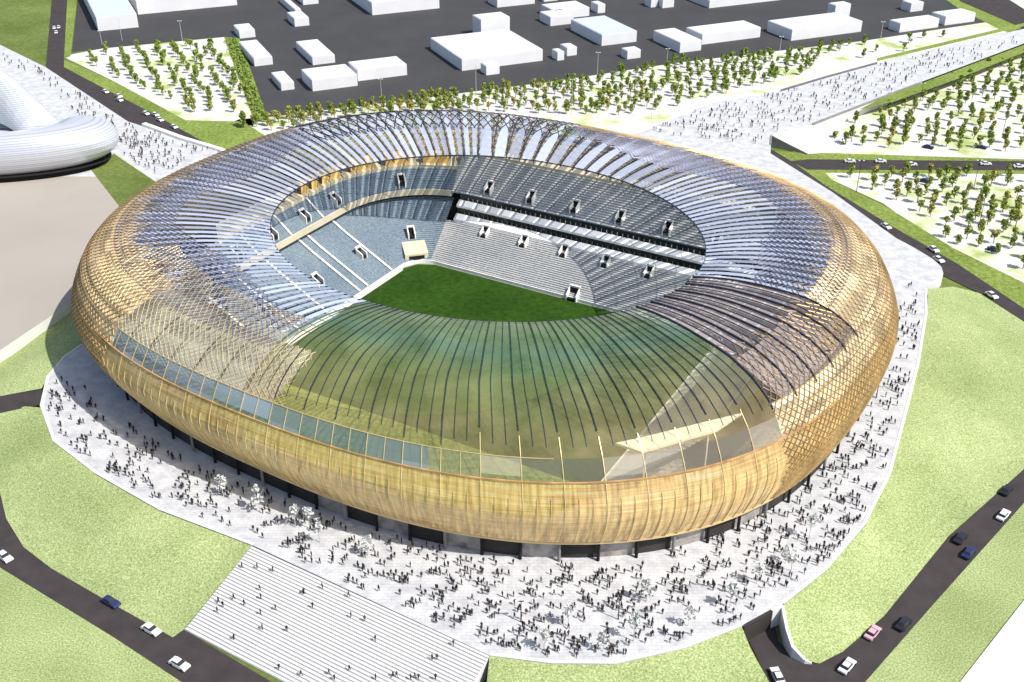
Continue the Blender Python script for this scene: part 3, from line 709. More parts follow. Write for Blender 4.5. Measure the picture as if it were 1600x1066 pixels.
for k in range(2): vomitory(HL+12, 16-24*k, 7.2, (-1, 0))
# players' tunnel in the far left corner
def tunnel():
    x, y = -HL+R0-(R0+4)*q, HW-R0+(R0+4)*q
    def pt(a, c, z): return bw(x+q*a+q*c, y+q*a-q*c, z)
    m = MB(); m.hexa([pt(-4.2, -4, 0), pt(4.2, -4, 0), pt(4.2, 3, 0), pt(-4.2, 3, 0), pt(-4.2, -4, 5.6), pt(4.2, -4, 5.6), pt(4.2, 3, 3.6), pt(-4.2, 3, 3.6)])
    o = spart(m, 'players_tunnel', M['cream'])
    d = MB(); d.hexa([pt(-2.8, 2.9, 0.1), pt(2.8, 2.9, .1), pt(2.8, 3.12, .1), pt(-2.8, 3.12, .1), pt(-2.8, 2.9, 2.9), pt(2.8, 2.9, 2.9), pt(2.8, 3.12, 2.9), pt(-2.8, 3.12, 2.9)]); spart(d, 'doorway', M['black'], o)
tunnel()
# white aisles on the left stand
for y in (26, 12, 7.5, -10, -24, -38):
    b = MB(); b.beam([bw(-HL-d, y, z+.22) for d, z in ((1.0, 1.6), (20, 11.4), (26.5, 15.2))], .8, .35); spart(b, 'aisle', M['white_parapet'])
b = MB(); b.beam([bw(-HL+R0*.6-(R0+d)*.80, HW-R0+(R0+d)*.60, z+.25) for d, z in ((1.0, 1.6), (20, 11.4), (26, 15.2))], 1.0, .4); spart(b, 'aisle', M['white_parapet'])
for y in (20, 3, -14, -30):
    b = MB(); b.beam([bw(-HL-d, y, z+.22) for d, z in ((24.6, 18.6), (31.6, 24.4))], .7, .35); spart(b, 'aisle', M['white_parapet'])
# white touchline strip along the left stand
b = MB(); b.beam([bw(-HL-.2, -HW-6, .35), bw(-HL-.2, HW-R0-1, .35)], 1.6, .5); spart(b, 'touchline_kerb', M['white_parapet'])
b = MB(); b.beam([bw(HL+.2, -HW-6, .5), bw(HL+.2, HW-R0-1, .5)], .8, .8); spart(b, 'touchline_kerb', M['white_parapet'])
# near side: olive turf apron between pitch and facade
b = MB(); b.quad(bw(-HL-4, -HW-36, .10), bw(20, -HW-36, .10), bw(HL+2, -HW-8.5, .10), bw(-HL-4, -HW-8.5, .10)); b.tri(bw(20, -HW-36, .10), bw(HL-6, -HW-26, .10), bw(HL+2, -HW-8.5, .10)); spart(b, 'turf_apron', M['verge'])
b = MB(); sl_ = [up(962, 692, 25), up(1002, 706, 25), up(1120, 672, 25), up(1160, 645, 25), up(1090, 662, 25), up(1000, 684, 25)]
for (p, q_) in ((0, 1), (1, 2), (2, 3)): pass
A_, B_, C_, D_, E_, F_ = sl_
for w_ in ((A_, B_, F_, F_), (B_, C_, E_, F_), (C_, D_, E_, E_)):
    b.hexa([p-Vector((0, 0, .6)) for p in w_]+list(w_))
for p in (A_.lerp(C_, .3), C_.lerp(E_, .4)): b.tube((p.x, p.y, .1), (p.x, p.y, 24.5), .2, .2, 8)
spart(b, 'glare_slab', M['box_white'])  # white slab added to stand for the glare on the front glass

# ------------------------------------------------------------------ white arena at the upper left edge
def arena():
    cx, cy, a, bb = -238.0, 457.0, 68.0, 29.0
    root = empty('oval_arena', (cx, cy, 0)); tag(root, 'white swooping oval arena cut by the left edge of the photo', 'arena')
    n = 96
    def ring(t):
        g = t % (2*math.pi)
        def sm(a, b_): x = min(1, max(0, (g-a)/(b_-a))); return x*x*(3-2*x)
        return math.cos(t), math.sin(t), 18-9.5*sm(.1, .75)+26*sm(.95, 1.35)-16.5*sm(2.6, 3.6)+(0 if g < 5.5 else 0)
    b = MB(); inner = MB()
    sec = [math.radians(x) for x in range(-125, 206, 15)]           # round tube section, outside -> top -> inside
    def P(t, f):
        c, s, hi = ring(t); kk = .79+.21*math.cos(f); z = 2.5+hi*.5+hi*.5*math.sin(f)
        lean = 1-.14*max(0, z-14)/20*max(0, s)
        return (a*kk*c, bb*kk*s*lean, max(2.6, z))
    def Q(t, k, z): return (a*k*math.cos(t), bb*k*math.sin(t), z)
    for i in range(n):
        t0, t1 = 2*math.pi*i/n, 2*math.pi*(i+1)/n
        for f0, f1 in zip(sec, sec[1:]): b.quad(P(t0, f0), P(t1, f0), P(t1, f1), P(t0, f1))
        for (k0, z0), (k1, z1) in zip([(.62, 8.5), (.40, 6)], [(.40, 6), (.02, 5)]): inner.quad(Q(t0, k0, z0), Q(t1, k0, z0), Q(t1, k1, z1), Q(t0, k1, z1))
    m, N, L, Pn = mat('white_ribbed_cladding')
    tc = N.new('ShaderNodeTexCoord'); w = N.new('ShaderNodeTexWave'); w.bands_direction = 'Z'; w.inputs['Scale'].default_value = .35; w.inputs['Distortion'].default_value = .6
    L.new(tc.outputs['Object'], w.inputs['Vector']); r = ramp(N, L, w.outputs['Fac'], [(0, (.42, .44, .50)), (.5, (.62, .63, .67))])
    L.new(r.outputs[0], Pn.inputs['Base Color']); Pn.inputs['Roughness'].default_value = .3; Pn.inputs['Metallic'].default_value = .35
    b.build('shell', m, root, smooth=True)
    inner.build('bowl_roof', glass_roof, root, smooth=True)
    u = MB()
    for i in range(n):
        t0, t1 = 2*math.pi*i/n, 2*math.pi*(i+1)/n
        p = [(a*.88*math.cos(t), bb*.88*math.sin(t)) for t in (t0, t1)]
        u.quad((*p[0], 0), (*p[1], 0), (*p[1], 4), (*p[0], 4))
        o = [(a*.93*math.cos(t), bb*.93*math.sin(t)) for t in (t0, t1)]
        u.quad((*p[0], 3.4), (*p[1], 3.4), (*o[1], 2.55), (*o[0], 2.55))
    u.build('base', M['black'], root)
glass_roof = simple('grey_green_bowl_roof', (.36, .42, .42), .4, var=.25, scale=.05)
arena()

# ------------------------------------------------------------------ white block buildings in the yard
def axes():
    e = up(847, 95, LOW)-up(722, 111, LOW); e.z = 0; return e.normalized()
E1 = axes(); E2 = Vector((-E1.y, E1.x, 0))
def block(root, name, Fp, Rp, Lp, h, roofm=None, w=None, d=None, z=LOW-.24):
    f, r, l = up(*Fp, z), up(*Rp, z), up(*Lp, z)
    w = w or max(2.5, (r-f).dot(E1)); d = d or max(3, (l-f).dot(E2))
    m = MB(); o = f-root.location if root else f
    def pt(a, c, zz): return (o.x+E1.x*a+E2.x*c, o.y+E1.y*a+E2.y*c, zz-(root.location.z if root else 0))
    m.hexa([pt(0, 0, z), pt(w, 0, z), pt(w, d, z), pt(0, d, z), pt(0, 0, z+h), pt(w, 0, z+h), pt(w, d, z+h), pt(0, d, z+h)])
    ob = m.build(name, M['white_wall'], root)
    k = min(.5, w*.1, d*.1); t = MB()
    t.hexa([pt(k, k, z+h+.01), pt(w-k, k, z+h+.01), pt(w-k, d-k, z+h+.01), pt(k, d-k, z+h+.01), pt(k, k, z+h+.25), pt(w-k, k, z+h+.25), pt(w-k, d-k, z+h+.25), pt(k, d-k, z+h+.25)])
    t.build('roof', roofm or M['white_roof'], ob)
    return ob
BL = [
 ('white slab hall with pale blue roof nearest the left edge of the yard', [((154, 49), (217, 43), (146, -15), 8.5, 'blue_roof'), ((216, 23), (372, 9), (210, -5), 8.5, None)]),
 ('small white kiosk left of the blue roofed hall', [((143, 24), (148, 23.5), (136, 8), 4, None)]),
 ('small white cube hut above the leaning white shed', [((375, 60.5), (400, 58.5), (371, 50), 4.5, None)]),
 ('leaning-looking white shed beside the green hedge verge', [((398, 104), (427, 101), (385, 76), 4.5, None)]),
 ('white hut alone left of the long stepped hall', [((440, 142), (460, 139), (432, 124), 4, None)]),
 ('square white hut with narrow rear wing at top of yard', [((461, 42), (484, 40), (457, 31), 5, None), ((462, 25), (471, 24), (456, 2), 4, None)]),
 ('white shed cut by the top edge beside the winged hut', [((474, 8), (499, 6.5), (467, -8), 5, None)]),
 ('white shed behind the long stepped hall', [((489, 102), (524, 98), (473, 76), 4.5, None)]),
 ('long stepped white hall with a lamp in front', [((489, 143), (559, 134), (477, 125), 6, None), ((559.5, 127), (639, 119.5), (551, 113), 6, None)]),
 ('large white hall cut by the top edge left of centre', [((582, 24), (690, 15), (555, -2), 8, None)]),
 ('largest white hall with rear tower and front porch', [((722, 111), (848, 95), (685, 75), 6.5, None), ((752, 61), (797, 56), (745, 52), 11.5, None), ((760, 118), (780, 115), (758, 111), 5, None)]),
 ('white shed at top edge above the largest hall', [((777, 12), (838, 7), (771, 3), 5, None)]),
 ('sliver of white shed at top edge right of the upper shed', [((850, 3), (872, 1), (846, -4), 4, None)]),
 ('stepped white hall behind the blue topped lozenge hall', [((860, 41), (897, 37.5), (852, 31), 5.5, None), ((866, 31), (921, 25), (858, 19), 5.5, None)]),
 ('small upright white hut above the blue topped hall', [((934, 21), (946, 20), (930, 15), 5.5, None)]),
 ('white hall with pale blue top right of centre', [((940, 72), (996, 66), (898, 46), 6.5, 'blue_roof')]),
 ('narrow white hut left of a pair near the park', [((871, 95), (882, 94), (869, 89), 4.8, None)]),
 ('wider white hut right of a pair near the park', [((886, 88), (902, 86.5), (882, 81), 4.8, None)]),
 ('white cube hut in front of the blue topped hall', [((980, 93), (1002, 91), (978, 87), 4.8, None)]),
 ('narrow white hut at top edge, left of two', [((1017, 12), (1028, 11), (1014, 7), 6, None)]),
 ('wider white hut at top edge, right of two', [((1035, 13), (1054, 11.5), (1031, 7), 6, None)]),
 ('long white hall cut by the top edge right of centre', [((1108, 13), (1228, 3), (1084, -1), 5, None)]),
 ('white L-shaped hall with stepped front right of centre', [((1062, 83), (1096, 79), (1022, 63), 6, None), ((1096.5, 70), (1194, 61), (1075, 58), 6, None)]),
 ('white hall with corner tower left of the stepped right hall', [((1236, 64), (1352, 52), (1205, 48), 6.5, None), ((1303, 31), (1328, 28.5), (1298, 26), 9, None)]),
 ('small white hut above the stepped right hall', [((1422, 19), (1443, 17), (1418, 13), 5.5, None)]),
 ('stepped white hall at the far right of the yard', [((1405, 51), (1475, 46), (1396, 44), 5.5, None), ((1475.5, 40), (1523, 34), (1452, 33), 5.5, None)]),
]
for lb, parts in BL:
    root = empty('block_building', up(*parts[0][0], LOW-.24)); tag(root, lb, 'building')
    for i, (f, r, l, h, rm) in enumerate(parts):
        block(root, 'walls' if i == 0 else 'wing', f, r, l, h, M[rm] if rm else None)

# ------------------------------------------------------------------ trees
def crown_mesh(seed, r, h, z0, n, shape='cone'):
    rr = random.Random(seed); b = MB()
    lobes = [(rr.uniform(-.35, .35)*r, rr.uniform(-.35, .35)*r, z0+h*rr.uniform(.2, .85), r*rr.uniform(.45, .75)) for _ in range(7)]
    for i in range(n):
        lx, ly, lz, lr = rr.choice(lobes)
        k = 1-.45*max(0, (lz-z0)/h)
        d = Vector((rr.gauss(0, 1), rr.gauss(0, 1), rr.gauss(0, 1))).normalized()*lr*k*rr.uniform(.55, 1.0)
        c = Vector((lx*k, ly*k, lz))+d
        if c.z < z0: c.z = z0+rr.uniform(0, .3)
        s = rr.uniform(.22, .48)*(r/2.2)
        ax = Vector((rr.gauss(0, 1), rr.gauss(0, 1), rr.gauss(0, .6))).normalized(); bx = ax.cross(Vector((rr.gauss(0, 1), rr.gauss(0, 1), rr.gauss(0, 1)))).normalized()
        b.quad(c-ax*s-bx*s*.6, c+ax*s-bx*s*.6, c+ax*s*.8+bx*s*.6, c-ax*s*.8+bx*s*.6)
    return b.mesh('crown')
def trunk_mesh(seed, h, r):
    rr = random.Random(seed); b = MB(); b.tube((0, 0, -.1), (0, 0, h*.6), r, r*.7, 7)
    top = Vector((0, 0, h*.55))
    for i in range(5):
        a = i*1.3+rr.random(); e = top+Vector((math.cos(a)*h*.28, math.sin(a)*h*.28, h*rr.uniform(.15, .45)))
        b.tube(top-Vector((0, 0, h*.1*i/4)), e, r*.5, r*.2, 5)
    return b.mesh('trunk')
CR = []
for i in range(6):
    m = crown_mesh(20+i, 2.3, 4.6, 1.3, 260); m.materials.append(M['leaf'] if i % 3 else M['leaf_olive']); CR.append(m)
TR = []
for i in range(3):
    m = trunk_mesh(i, 5, .17); m.materials.append(M['bark']); TR.append(m)
def tree(name, loc, sc, cm, tm, label, group, cat='tree'):
    e = empty(name, loc, rnd.uniform(0, 6.28)); e.scale = (sc, sc, sc*rnd.uniform(.9, 1.2))
    for nm, me in (('trunk', tm), ('crown', cm)):
        o = bpy.data.objects.new(nm, me); COL.objects.link(o); o.parent = e
    tag(e, label, cat, group); return e
def inpoly(x, y, P):
    r = False; j = len(P)-1
    for i in range(len(P)):
        if (P[i][1] > y) != (P[j][1] > y) and x < (P[j][0]-P[i][0])*(y-P[i][1])/(P[j][1]-P[i][1])+P[i][0]: r = not r
        j = i
    return r
def scatter(P, n, rg, z, mind):
    xs = [p[0] for p in P]; ys = [p[1] for p in P]; out = []; tries = 0
    while len(out) < n and tries < n*200:
        tries += 1; x = rg.uniform(min(xs), max(xs)); y = rg.uniform(min(ys), max(ys))
        if not inpoly(x, y, P): continue
        p = up(x, y, z)
        if any((p-q_).length < mind for q_ in out): continue
        out.append(p)
    return out
ZG = LOW-.2
rg = random.Random(11)
parks = [
 ([(112, 92), (165, 80), (345, 64), (400, 178), (300, 180), (190, 125)], 66, 'green park tree on pale gravel at upper left beside hedge verge', 'trees in the upper left park', (9.5, 7)),
 ([(362, 200), (400, 190), (640, 160), (720, 150), (720, 178), (560, 182), (440, 206)], 58, 'leafy tree in the dense row behind the stadium, left part', 'trees behind the back of the stadium', (5.5, 4.5)),
 ([(720, 148), (860, 132), (1060, 102), (1200, 84), (1330, 70), (1250, 120), (1100, 155), (1000, 185), (900, 180), (720, 176)], 78, 'leafy tree in the park strip between white halls and promenade', 'trees between yard and right promenade', (7, 7)),
 ([(1345, 68), (1440, 56), (1540, 44), (1400, 84), (1300, 110)], 11, 'sparse tree on pale gravel at the top right of the yard', 'sparse trees at the top right', (16, 14)),
 ([(1290, 232), (1330, 195), (1400, 152), (1600, 90), (1640, 100), (1640, 240)], 62, 'small green tree on white gravel right of the promenade', 'trees in the right park above the road', (9, 8.5)),
 ([(1300, 276), (1380, 272), (1640, 276), (1640, 450), (1590, 430), (1480, 375), (1390, 318)], 40, 'small green tree on white gravel below the right road', 'trees in the right park below the road', (8, 7)),
]
def grid(P, sx, sy, z):
    W_ = [up(x, y, z) for x, y in P]; us = [p.dot(E1) for p in W_]; vs = [p.dot(E2) for p in W_]; out = []
    poly = list(zip(us, vs)); u = min(us)
    while u < max(us):
        v = min(vs)+rg.uniform(0, sy*.3)
        while v < max(vs):
            a, c = u+rg.gauss(0, sx*.12), v+rg.gauss(0, sy*.14)
            if inpoly(a, c, poly) and rg.random() > .12: out.append(Vector((E1.x*a+E2.x*c, E1.y*a+E2.y*c, z)))
            v += sy
        u += sx
    return out
TP = []
for P, n, lb, gr, md in parks:
    for p in grid(P, *md, ZG): TP.append((p, lb, gr))
TP.sort(key=lambda t: t[0].length)
for p, lb, gr in TP[:300]:
    tree('park_tree', p, rg.uniform(.75, 1.2), rg.choice(CR), rg.choice(TR), lb, gr)
b = MB()
for p, lb, gr in TP[300:]:
    me = rg.choice(CR); k = rg.uniform(.75, 1.2); n0 = len(b.v); a = rg.uniform(0, 6.28); c, s_ = math.cos(a)*k, math.sin(a)*k
    for v in me.vertices: b.v.append((p.x+v.co.x*c-v.co.y*s_, p.y+v.co.x*s_+v.co.y*c, p.z+v.co.z*k))
    for f in me.polygons: b.f.append(tuple(n0+q_ for q_ in f.vertices)); b.m.append(0)
    b.tube(p, p+Vector((0, 0, 3*k)), .15*k, .1*k, 5, 1)
if b.v: tag(b.build('far_trees', [M['leaf'], M['bark']]), 'farthest small green trees of the upper parks', 'trees', kind='stuff')
print('TREES', len(TP))
# hedge rows on the verge by the yard
def hedge(a, c, label):
    b = MB(); A, Bq = up(*a, LOW-.12), up(*c, LOW-.12); rr = random.Random(a[0])
    for i in range(900):
        f = rr.random(); p = A.lerp(Bq, f)+Vector((rr.gauss(0, .8), rr.gauss(0, .8), abs(rr.gauss(.9, .6)))); s = rr.uniform(.25, .55)
        ax = Vector((rr.gauss(0, 1), rr.gauss(0, 1), rr.gauss(0, .6))).normalized(); bx = ax.cross(Vector((rr.gauss(0, 1), rr.gauss(0, 1), rr.gauss(0, 1)))).normalized()
        b.quad(p-ax*s-bx*s, p+ax*s-bx*s, p+ax*s+bx*s, p-ax*s+bx*s)
    tag(b.build('hedge', M['hedge']), label, 'hedge')
hedge((356, 64), (404, 188), 'clipped yellow-green hedge on the park side of the verge')
hedge((366, 62), (411, 182), 'clipped yellow-green hedge on the yard side of the verge')
# young pale trees on the plaza
cm = [crown_mesh(70+i, 1.9, 4.2, 2.2, 90) for i in range(3)]
for m in cm: m.materials.append(M['leaf_pale'])
tm = trunk_mesh(50, 6, .10); tm.materials.append(M['pole'])
for i, (x, y) in enumerate([(349, 775), (406, 800), (462, 824), (500, 848), (575, 868), (484, 826), (850, 1016), (942, 1018), (990, 1002), (888, 978), (1075, 978), (1140, 950), (1182, 912), (1228, 880), (1264, 842), (1236, 892), (1010, 940)]):
    tree('young_tree', up(x, y), rg.uniform(.9, 1.2), cm[i % 3], tm, 'young pale silvery tree casting a soft dark shadow on the white plaza', 'young trees around the plaza')

# ------------------------------------------------------------------ lamp posts
def lamp(x, y, h, mt, z, label, group):
    e = empty('lamp_post', up(x, y, z))
    b = MB(); b.tube((0, 0, 0), (0, 0, h), .16, .09, 8); b.build('pole', mt, e)
    b = MB(); b.box(-.9, .9, -.12, .12, h, h+.15); b.build('crossarm', mt, e)
    for s in (-1, 1):
        b = MB(); b.box(s*.95-.35, s*.95+.35, -.22, .22, h-.1, h+.18); b.build('lamp_head', M['white_wall'], e)
    tag(e, label, 'street lamp', group)
for i, (x, y, h) in enumerate([(160, 72, 9), (191, 64, 13), (285, 64, 12)]): lamp(x, y, h, M['pole'], ZG, ['pale lamp post below the corner of the blue roofed hall', 'tallest pale lamp post in front of the blue roofed hall', 'pale lamp post standing alone at the top of the left park'][i], 'lamp posts by the left park')
for x, y, h, l in [(596, 150, 9, 'pale lamp post in front of the long stepped hall'), (744, 150, 16, 'tall pale lamp post in front of the largest white hall'), (893, 180, 18, 'tall pale lamp post in the trees right of the largest hall'), (933, 128, 16, 'pale lamp post below the blue topped hall'), (1042, 101, 9, 'pale lamp post left of the L-shaped hall front'), (1218, 84, 10, 'pale lamp post between the two long right halls'), (1376, 60, 10, 'pale lamp post right of the towered hall'), (1018, 186, 14, 'pale lamp post at the tree edge by the promenade start')]:
    lamp(x, y, h, M['pole'], ZG, l, 'lamp posts along the yard edge')
for x, y, h, l in [(1330, 222, 15, 'dark lamp post near the promenade wall in right park'), (1437, 160, 10, 'dark lamp post among trees beside the promenade verge'), (1566, 212, 13, 'dark lamp post in right park near the frame edge'), (1338, 300, 14, 'dark lamp post below the road nearest the stadium'), (1521, 296, 13, 'dark lamp post just below the grey right road'), (1529, 356, 14, 'dark lamp post lowest in the right park')]:
    lamp(x, y, h, M['dark_pole'], ZG, l, 'dark lamp posts in the right parks')
for x, y, l in [(1369, 622, 'thin dark lamp post on the plaza at the right side of stadium'), (966, 968, 'short dark lamp post on the front plaza'), (814, 972, 'short dark lamp post left of the front plaza trees')]:
    lamp(x, y, 6, M['dark_pole'], 0, l, 'lamp posts on the plaza')

# ------------------------------------------------------------------ cars
def car_meshes(col, nm):
    paint = simple('car_paint_'+nm, col, .3, .1, var=.05); pts = [(-2.1, .35), (-2.15, .75), (-1.9, .95), (-1.25, 1.0), (.95, 1.0), (1.95, .88), (2.15, .6), (2.1, .35)]
    b = MB(); n = len(pts)
    for s, y in ((0, -.86), (1, .86)):
        for x, z in pts: b.v.append((x, y*(1 if z < .9 else .93), z))
    for i in range(n):
        j = (i+1) % n; b.f.append((i, j, n+j, n+i)); b.m.append(0)
    b.f.append(tuple(range(n-1, -1, -1))); b.f.append(tuple(range(n, 2*n))); b.m += [0, 0]
    body = b.mesh('body'); body.materials.append(paint)
    c = MB(); c.hexa([(-1.5, -.76, 1.0), (.85, -.76, 1.0), (.85, .76, 1.0), (-1.5, .76, 1.0), (-1.1, -.62, 1.42), (.2, -.62, 1.42), (.2, .62, 1.42), (-1.1, .62, 1.42)])
    cab = c.mesh('windows'); cab.materials.append(M['box_glass'])
    r = MB(); r.hexa([(-1.12, -.63, 1.42), (.22, -.63, 1.42), (.22, .63, 1.42), (-1.12, .63, 1.42), (-1.05, -.58, 1.48), (.15, -.58, 1.48), (.15, .58, 1.48), (-1.05, .58, 1.48)]); rf = r.mesh('roof'); rf.materials.append(paint)
    return body, cab, rf
wheel = MB(); wheel.tube((0, -.1, 0), (0, .1, 0), .33, .33, 14); wheel = wheel.mesh('wheel'); wheel.materials.append(M['black'])
CARS = {k: car_meshes(c, k) for k, c in (('white', (.75, .75, .75)), ('dark', (.03, .03, .04)), ('navy', (.03, .04, .12)), ('pink', (.62, .40, .46)))}
def car(x, y, x2, y2, col, label, group, z=LOW-.04):
    p = up(x, y, z); d = up(x2, y2, z)-p
    e = empty('parked_car' if 'parked' in label else 'car', p, math.atan2(d.y, d.x)); e.scale = (1.15, 1.15, 1.15)
    for nm, me in zip(('body', 'windows', 'roof'), CARS[col]):
        o = bpy.data.objects.new(nm, me); COL.objects.link(o); o.parent = e
    for wx in (-1.3, 1.35):
        for wy in (-.8, .8):
            o = bpy.data.objects.new('wheel', wheel); COL.objects.link(o); o.parent = e; o.location = (wx, wy, .33)
    tag(e, label, 'car', group)
G = 'cars on the lower left road'
car(8, 873, 60, 915, 'white', 'white car at the left edge on the lower left road', G); car(174, 944, 230, 976, 'navy', 'dark blue car on the lower left road beside lawn', G)
car(237, 987, 290, 1018, 'white', 'white car close to the lawn tip by the stairs', G); car(281, 1041, 340, 1075, 'white', 'white car lowest on the lower left road', G)
G = 'cars on the lower right road'
for x, y, c, l in [(1572, 769, 'dark', 'dark car highest on the lower right road'), (1567, 808, 'white', 'white car near the right edge on the lower right road'), (1500, 844, 'dark', 'dark car halfway up the lower right road, lawn side'), (1513, 867, 'navy', 'dark blue car halfway up the lower right road, outer lane'), (1411, 978, 'dark', 'dark car just above the pink car'), (1363, 992, 'pink', 'pale pink car above the bend of the lower right road'), (1323, 1044, 'white', 'white car at the bend of the lower right road')]:
    car(x, y, x+86, y-100, c, l, G)
car(1214, 1060, 1190, 1010, 'white', 'white car entering the hairpin ramp at the bottom edge', G)
G = 'cars on the upper left road'
for x, y, l in [(85, 45, 'white car left of three at the top left road'), (92, 44, 'white car right of three at the top left road'), (88, 52, 'white car lowest of three at the top left road')]: car(x, y, x, y-20, 'white', l, G)
for i, (x, y) in enumerate([(165, 145), (186, 152), (187, 158), (228, 179), (243, 181), (250, 189), (272, 200)]):
    car(x, y, x+60, y+31, 'white', ['white car first after the road corner at upper left', 'white car of the upper pair beside the left promenade, far lane', 'white car of the upper pair beside the left promenade, near lane', 'white car leading the lower trio, promenade side', 'white car leading the lower trio, park side', 'white car trailing the lower trio by the promenade', 'white car last before the road passes behind the stadium'][i], G)
G = 'cars on the right roads'
for x, y, l in [(1328, 254, 'white car left on the grey road between right parks'), (1376, 254, 'white car second on the grey road between right parks'), (1424, 259, 'white car third on the grey road between right parks'), (1540, 258, 'white car near lamp on the grey road between right parks'), (1592, 262, 'white car at the right edge of the grey road')]: car(x, y, x+40, y+1, 'white', l, G, LOW-.02)
for x, y, l in [(1384, 356, 'white car on the right road nearest the stadium shell'), (1458, 392, 'white car on the right road above the ramp'), (1466, 408, 'white car beside the rounded ramp end'), (1549, 464, 'white car on the right road near the lawn corner')]: car(x, y, x+60, y+38, 'white', l, G)
for x, y, c, l in [(1450, 232, 'navy', 'dark car parked under trees in the upper right park'), (1533, 232, 'navy', 'dark blue car parked beside a tree at the park foot'), (1552, 392, 'navy', 'dark car parked in the lower right park'), (1445, 285, 'navy', 'dark blue car parked just below the grey road')]: car(x, y, x+30, y+6, c, l, 'cars parked in the right parks', ZG)

# ------------------------------------------------------------------ people
def person_mesh(i, cloth, trousers):
    J = {'pel': (0, 0, .95), 'ch': (0, .01, 1.30), 'nk': (0, 0, 1.48), 'hd': (0, .02, 1.60), 'ht': (0, .01, 1.73)}
    st = (.0, .22, .32, .12)[i]; sw = (.05, .18, -.2, .3)[i]
    for s, n in ((-1, 'l'), (1, 'r')):
        f = s*st
        J['hip'+n] = (s*.10, 0, .88); J['kn'+n] = (s*.11, f*.5+.03, .48); J['an'+n] = (s*.11, f, .08); J['to'+n] = (s*.12, f+.16, .04)
        J['sh'+n] = (s*.19, 0, 1.42); J['el'+n] = (s*.25, -f*.3-.02, 1.13); J['wr'+n] = (s*.25, -f*.6+.08+sw*(s > 0), .90); J['ha'+n] = (s*.24, -f*.6+.12+sw*(s > 0), .80)
    rad = {'pel': .15, 'ch': .16, 'nk': .06, 'hd': .10, 'ht': .075, 'hip': .10, 'kn': .065, 'an': .045, 'to': .04, 'sh': .075, 'el': .05, 'wr': .035, 'ha': .04}
    E = [('pel', 'ch'), ('ch', 'nk'), ('nk', 'hd'), ('hd', 'ht')]
    for n in 'lr': E += [('pel', 'hip'+n), ('hip'+n, 'kn'+n), ('kn'+n, 'an'+n), ('an'+n, 'to'+n), ('ch', 'sh'+n), ('sh'+n, 'el'+n), ('el'+n, 'wr'+n), ('wr'+n, 'ha'+n)]
    ks = list(J); me = bpy.data.meshes.new('p'); me.from_pydata([J[k] for k in ks], [(ks.index(a), ks.index(c)) for a, c in E], [])
    o = bpy.data.objects.new('p', me); COL.objects.link(o); md = o.modifiers.new('s', 'SKIN')
    for k, v in zip(ks, me.skin_vertices[0].data):
        r = rad.get(k) or rad[k[:-1]]; v.radius = (r*1.15, r*1.05); v.use_root = k == 'pel'
    sb = o.modifiers.new('u', 'SUBSURF'); sb.levels = 1
    dg = bpy.context.evaluated_depsgraph_get(); r = bpy.data.meshes.new_from_object(o.evaluated_get(dg)); bpy.data.objects.remove(o)
    r.name = 'person_body'; r.materials.clear()
    for m in (cloth, trousers, SKIN, HAIR): r.materials.append(m)
    for p in r.polygons:
        c = p.center; p.use_smooth = True
        p.material_index = 1 if c.z < .93 and abs(c.x) < .19 else 0
        if c.z > 1.5: p.material_index = 3 if (c.z > 1.66 or c.y < -.01) else 2
        if abs(c.x) > .19 and c.z < .88 and c.z > .6: p.material_index = 2
    return r
SKIN = simple('skin', (.42, .26, .18), .6); HAIR = simple('dark_hair', (.03, .02, .015), .7)
CL = [simple('black_jacket', (.012, .012, .015), .8), simple('navy_jacket', (.015, .02, .05), .8), simple('charcoal_coat', (.03, .03, .032), .8), simple('brown_coat', (.06, .035, .025), .8)]
TRS = [simple('black_trousers', (.01, .01, .012), .8), simple('dark_jeans', (.015, .02, .04), .8)]
PM = [person_mesh(i % 4, CL[i % 4], TRS[(i//2) % 2]) for i in range(6)]
cn = ['black', 'navy', 'charcoal', 'brown', 'black', 'navy']
rp = random.Random(5)
def cluster_scatter(P, n):
    out = []; xs = [p[0] for p in P]; ys = [p[1] for p in P]; tries = 0
    while len(out) < n and tries < n*300:
        tries += 1; x = rp.uniform(min(xs), max(xs)); y = rp.uniform(min(ys), max(ys))
        if not inpoly(x, y, P): continue
        for _ in range(rp.choice((1, 1, 1, 2, 2, 3, 4))):
            X, Y = x+rp.gauss(0, 9)*(_ > 0), y+rp.gauss(0, 6)*(_ > 0)
            if inpoly(X, Y, P): out.append((X, Y))
    return out[:n]
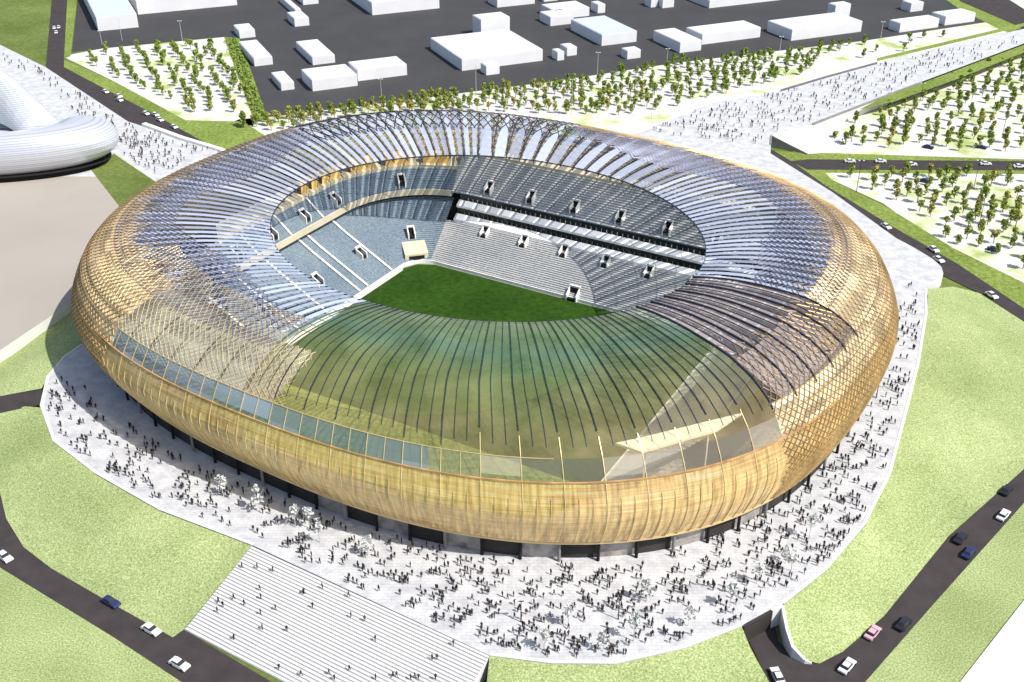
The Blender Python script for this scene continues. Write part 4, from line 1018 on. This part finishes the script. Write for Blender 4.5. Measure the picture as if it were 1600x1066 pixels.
zones = [
 ('left', [(345, 742), (440, 780), (440, 858), (395, 843), (250, 788), (155, 733), (92, 683), (72, 640), (80, 602), (105, 585), (200, 662), (262, 708)], 230, 'on the plaza left of the stadium front', 'people on the left plaza'),
 ('front', [(440, 782), (540, 815), (640, 848), (740, 872), (850, 884), (850, 1025), (765, 1012), (600, 940), (440, 862)], 320, 'on the plaza between stadium and stairs', 'people on the front plaza'),
 ('frontr', [(850, 884), (960, 882), (1050, 862), (1150, 828), (1210, 930), (1160, 968), (1070, 1004), (960, 1028), (850, 1026)], 330, 'on the front plaza right of the stairs', 'people on the front right plaza'),
 ('right', [(1150, 828), (1250, 772), (1330, 690), (1380, 600), (1402, 470), (1404, 420), (1436, 455), (1438, 490), (1426, 570), (1403, 660), (1383, 740), (1343, 818), (1285, 886), (1215, 930)], 340, 'on the plaza between stadium and right lawn', 'people on the right plaza'),
 ('promr', [(1010, 208), (1110, 166), (1220, 147), (1400, 95), (1590, 52), (1590, 68), (1520, 96), (1400, 141), (1268, 190), (1200, 210), (1180, 226), (1050, 212)], 430, 'walking on the white right promenade', 'people on the right promenade'),
 ('proml', [(2, 78), (68, 110), (200, 196), (330, 236), (245, 278), (178, 234), (160, 215), (100, 165), (60, 125), (2, 95)], 260, 'walking on the left promenade', 'people on the left promenade'),
]
PPL = []
for zn, P, n, lb, gr in zones:
    for x, y in cluster_scatter(P, n):
        PPL.append((up(x, y, .02), lb, gr))
sx = up(393, 853)
for _ in range(42):                                  # on the stairs
    a0, ex, ey, L_, run, sk = ST; y = rp.uniform(1, run-1); x = rp.uniform(sk*y+1.5, L_-3)
    i = int(y/(run/30)); p = a0+ex*x+ey*y; p.z = -i*(5.0/30)-.15
    PPL.append((p, 'walking on the broad white stairs', 'people on the stairs'))
def okp(p):
    for i in range(0, 720, 1): pass
    return True
cen = Vector((CX, CY))
def clear(p):
    d = math.atan2(p.y-CY, p.x-CX); r = math.hypot(p.x-CX, p.y-CY)
    best = min(TO, key=lambda t: abs(((math.atan2(t[1]-CY, t[0]-CX)-d+math.pi) % (2*math.pi))-math.pi))
    return r > math.hypot(best[0]-CX, best[1]-CY)-9
PPL = [q_ for q_ in PPL if clear(q_[0])]
PPL.sort(key=lambda t: (t[0]-Vector((0, 0, CAMH))).length)
for p, lb, gr in PPL[:300]:
    k = rp.randrange(6); o = bpy.data.objects.new('person', PM[k]); COL.objects.link(o)
    o.location = p; o.rotation_euler = (0, 0, rp.uniform(0, 6.28)); s = rp.uniform(.97, 1.1); o.scale = (s*1.08, s*1.08, s*1.0)
    tag(o, 'person in %s jacket %s' % (cn[k], lb), 'person', gr+' in '+cn[k])
b = MB()
for p, lb, gr in PPL[300:]:
    me = PM[rp.randrange(6)]; a = rp.uniform(0, 6.28); c, s = math.cos(a), math.sin(a); n0 = len(b.v)
    for v in me.vertices: x, y, z = v.co*1.08; b.v.append((p.x+x*c-y*s, p.y+x*s+y*c, p.z+z))
    for f in me.polygons: b.f.append(tuple(n0+i for i in f.vertices)); b.m.append({0: 0, 1: 0, 2: 1, 3: 0}[f.material_index])
o = b.build('crowd', [CL[0], SKIN], smooth=True); tag(o, 'distant people scattered over the promenades and outer plaza', 'crowd', kind='stuff')
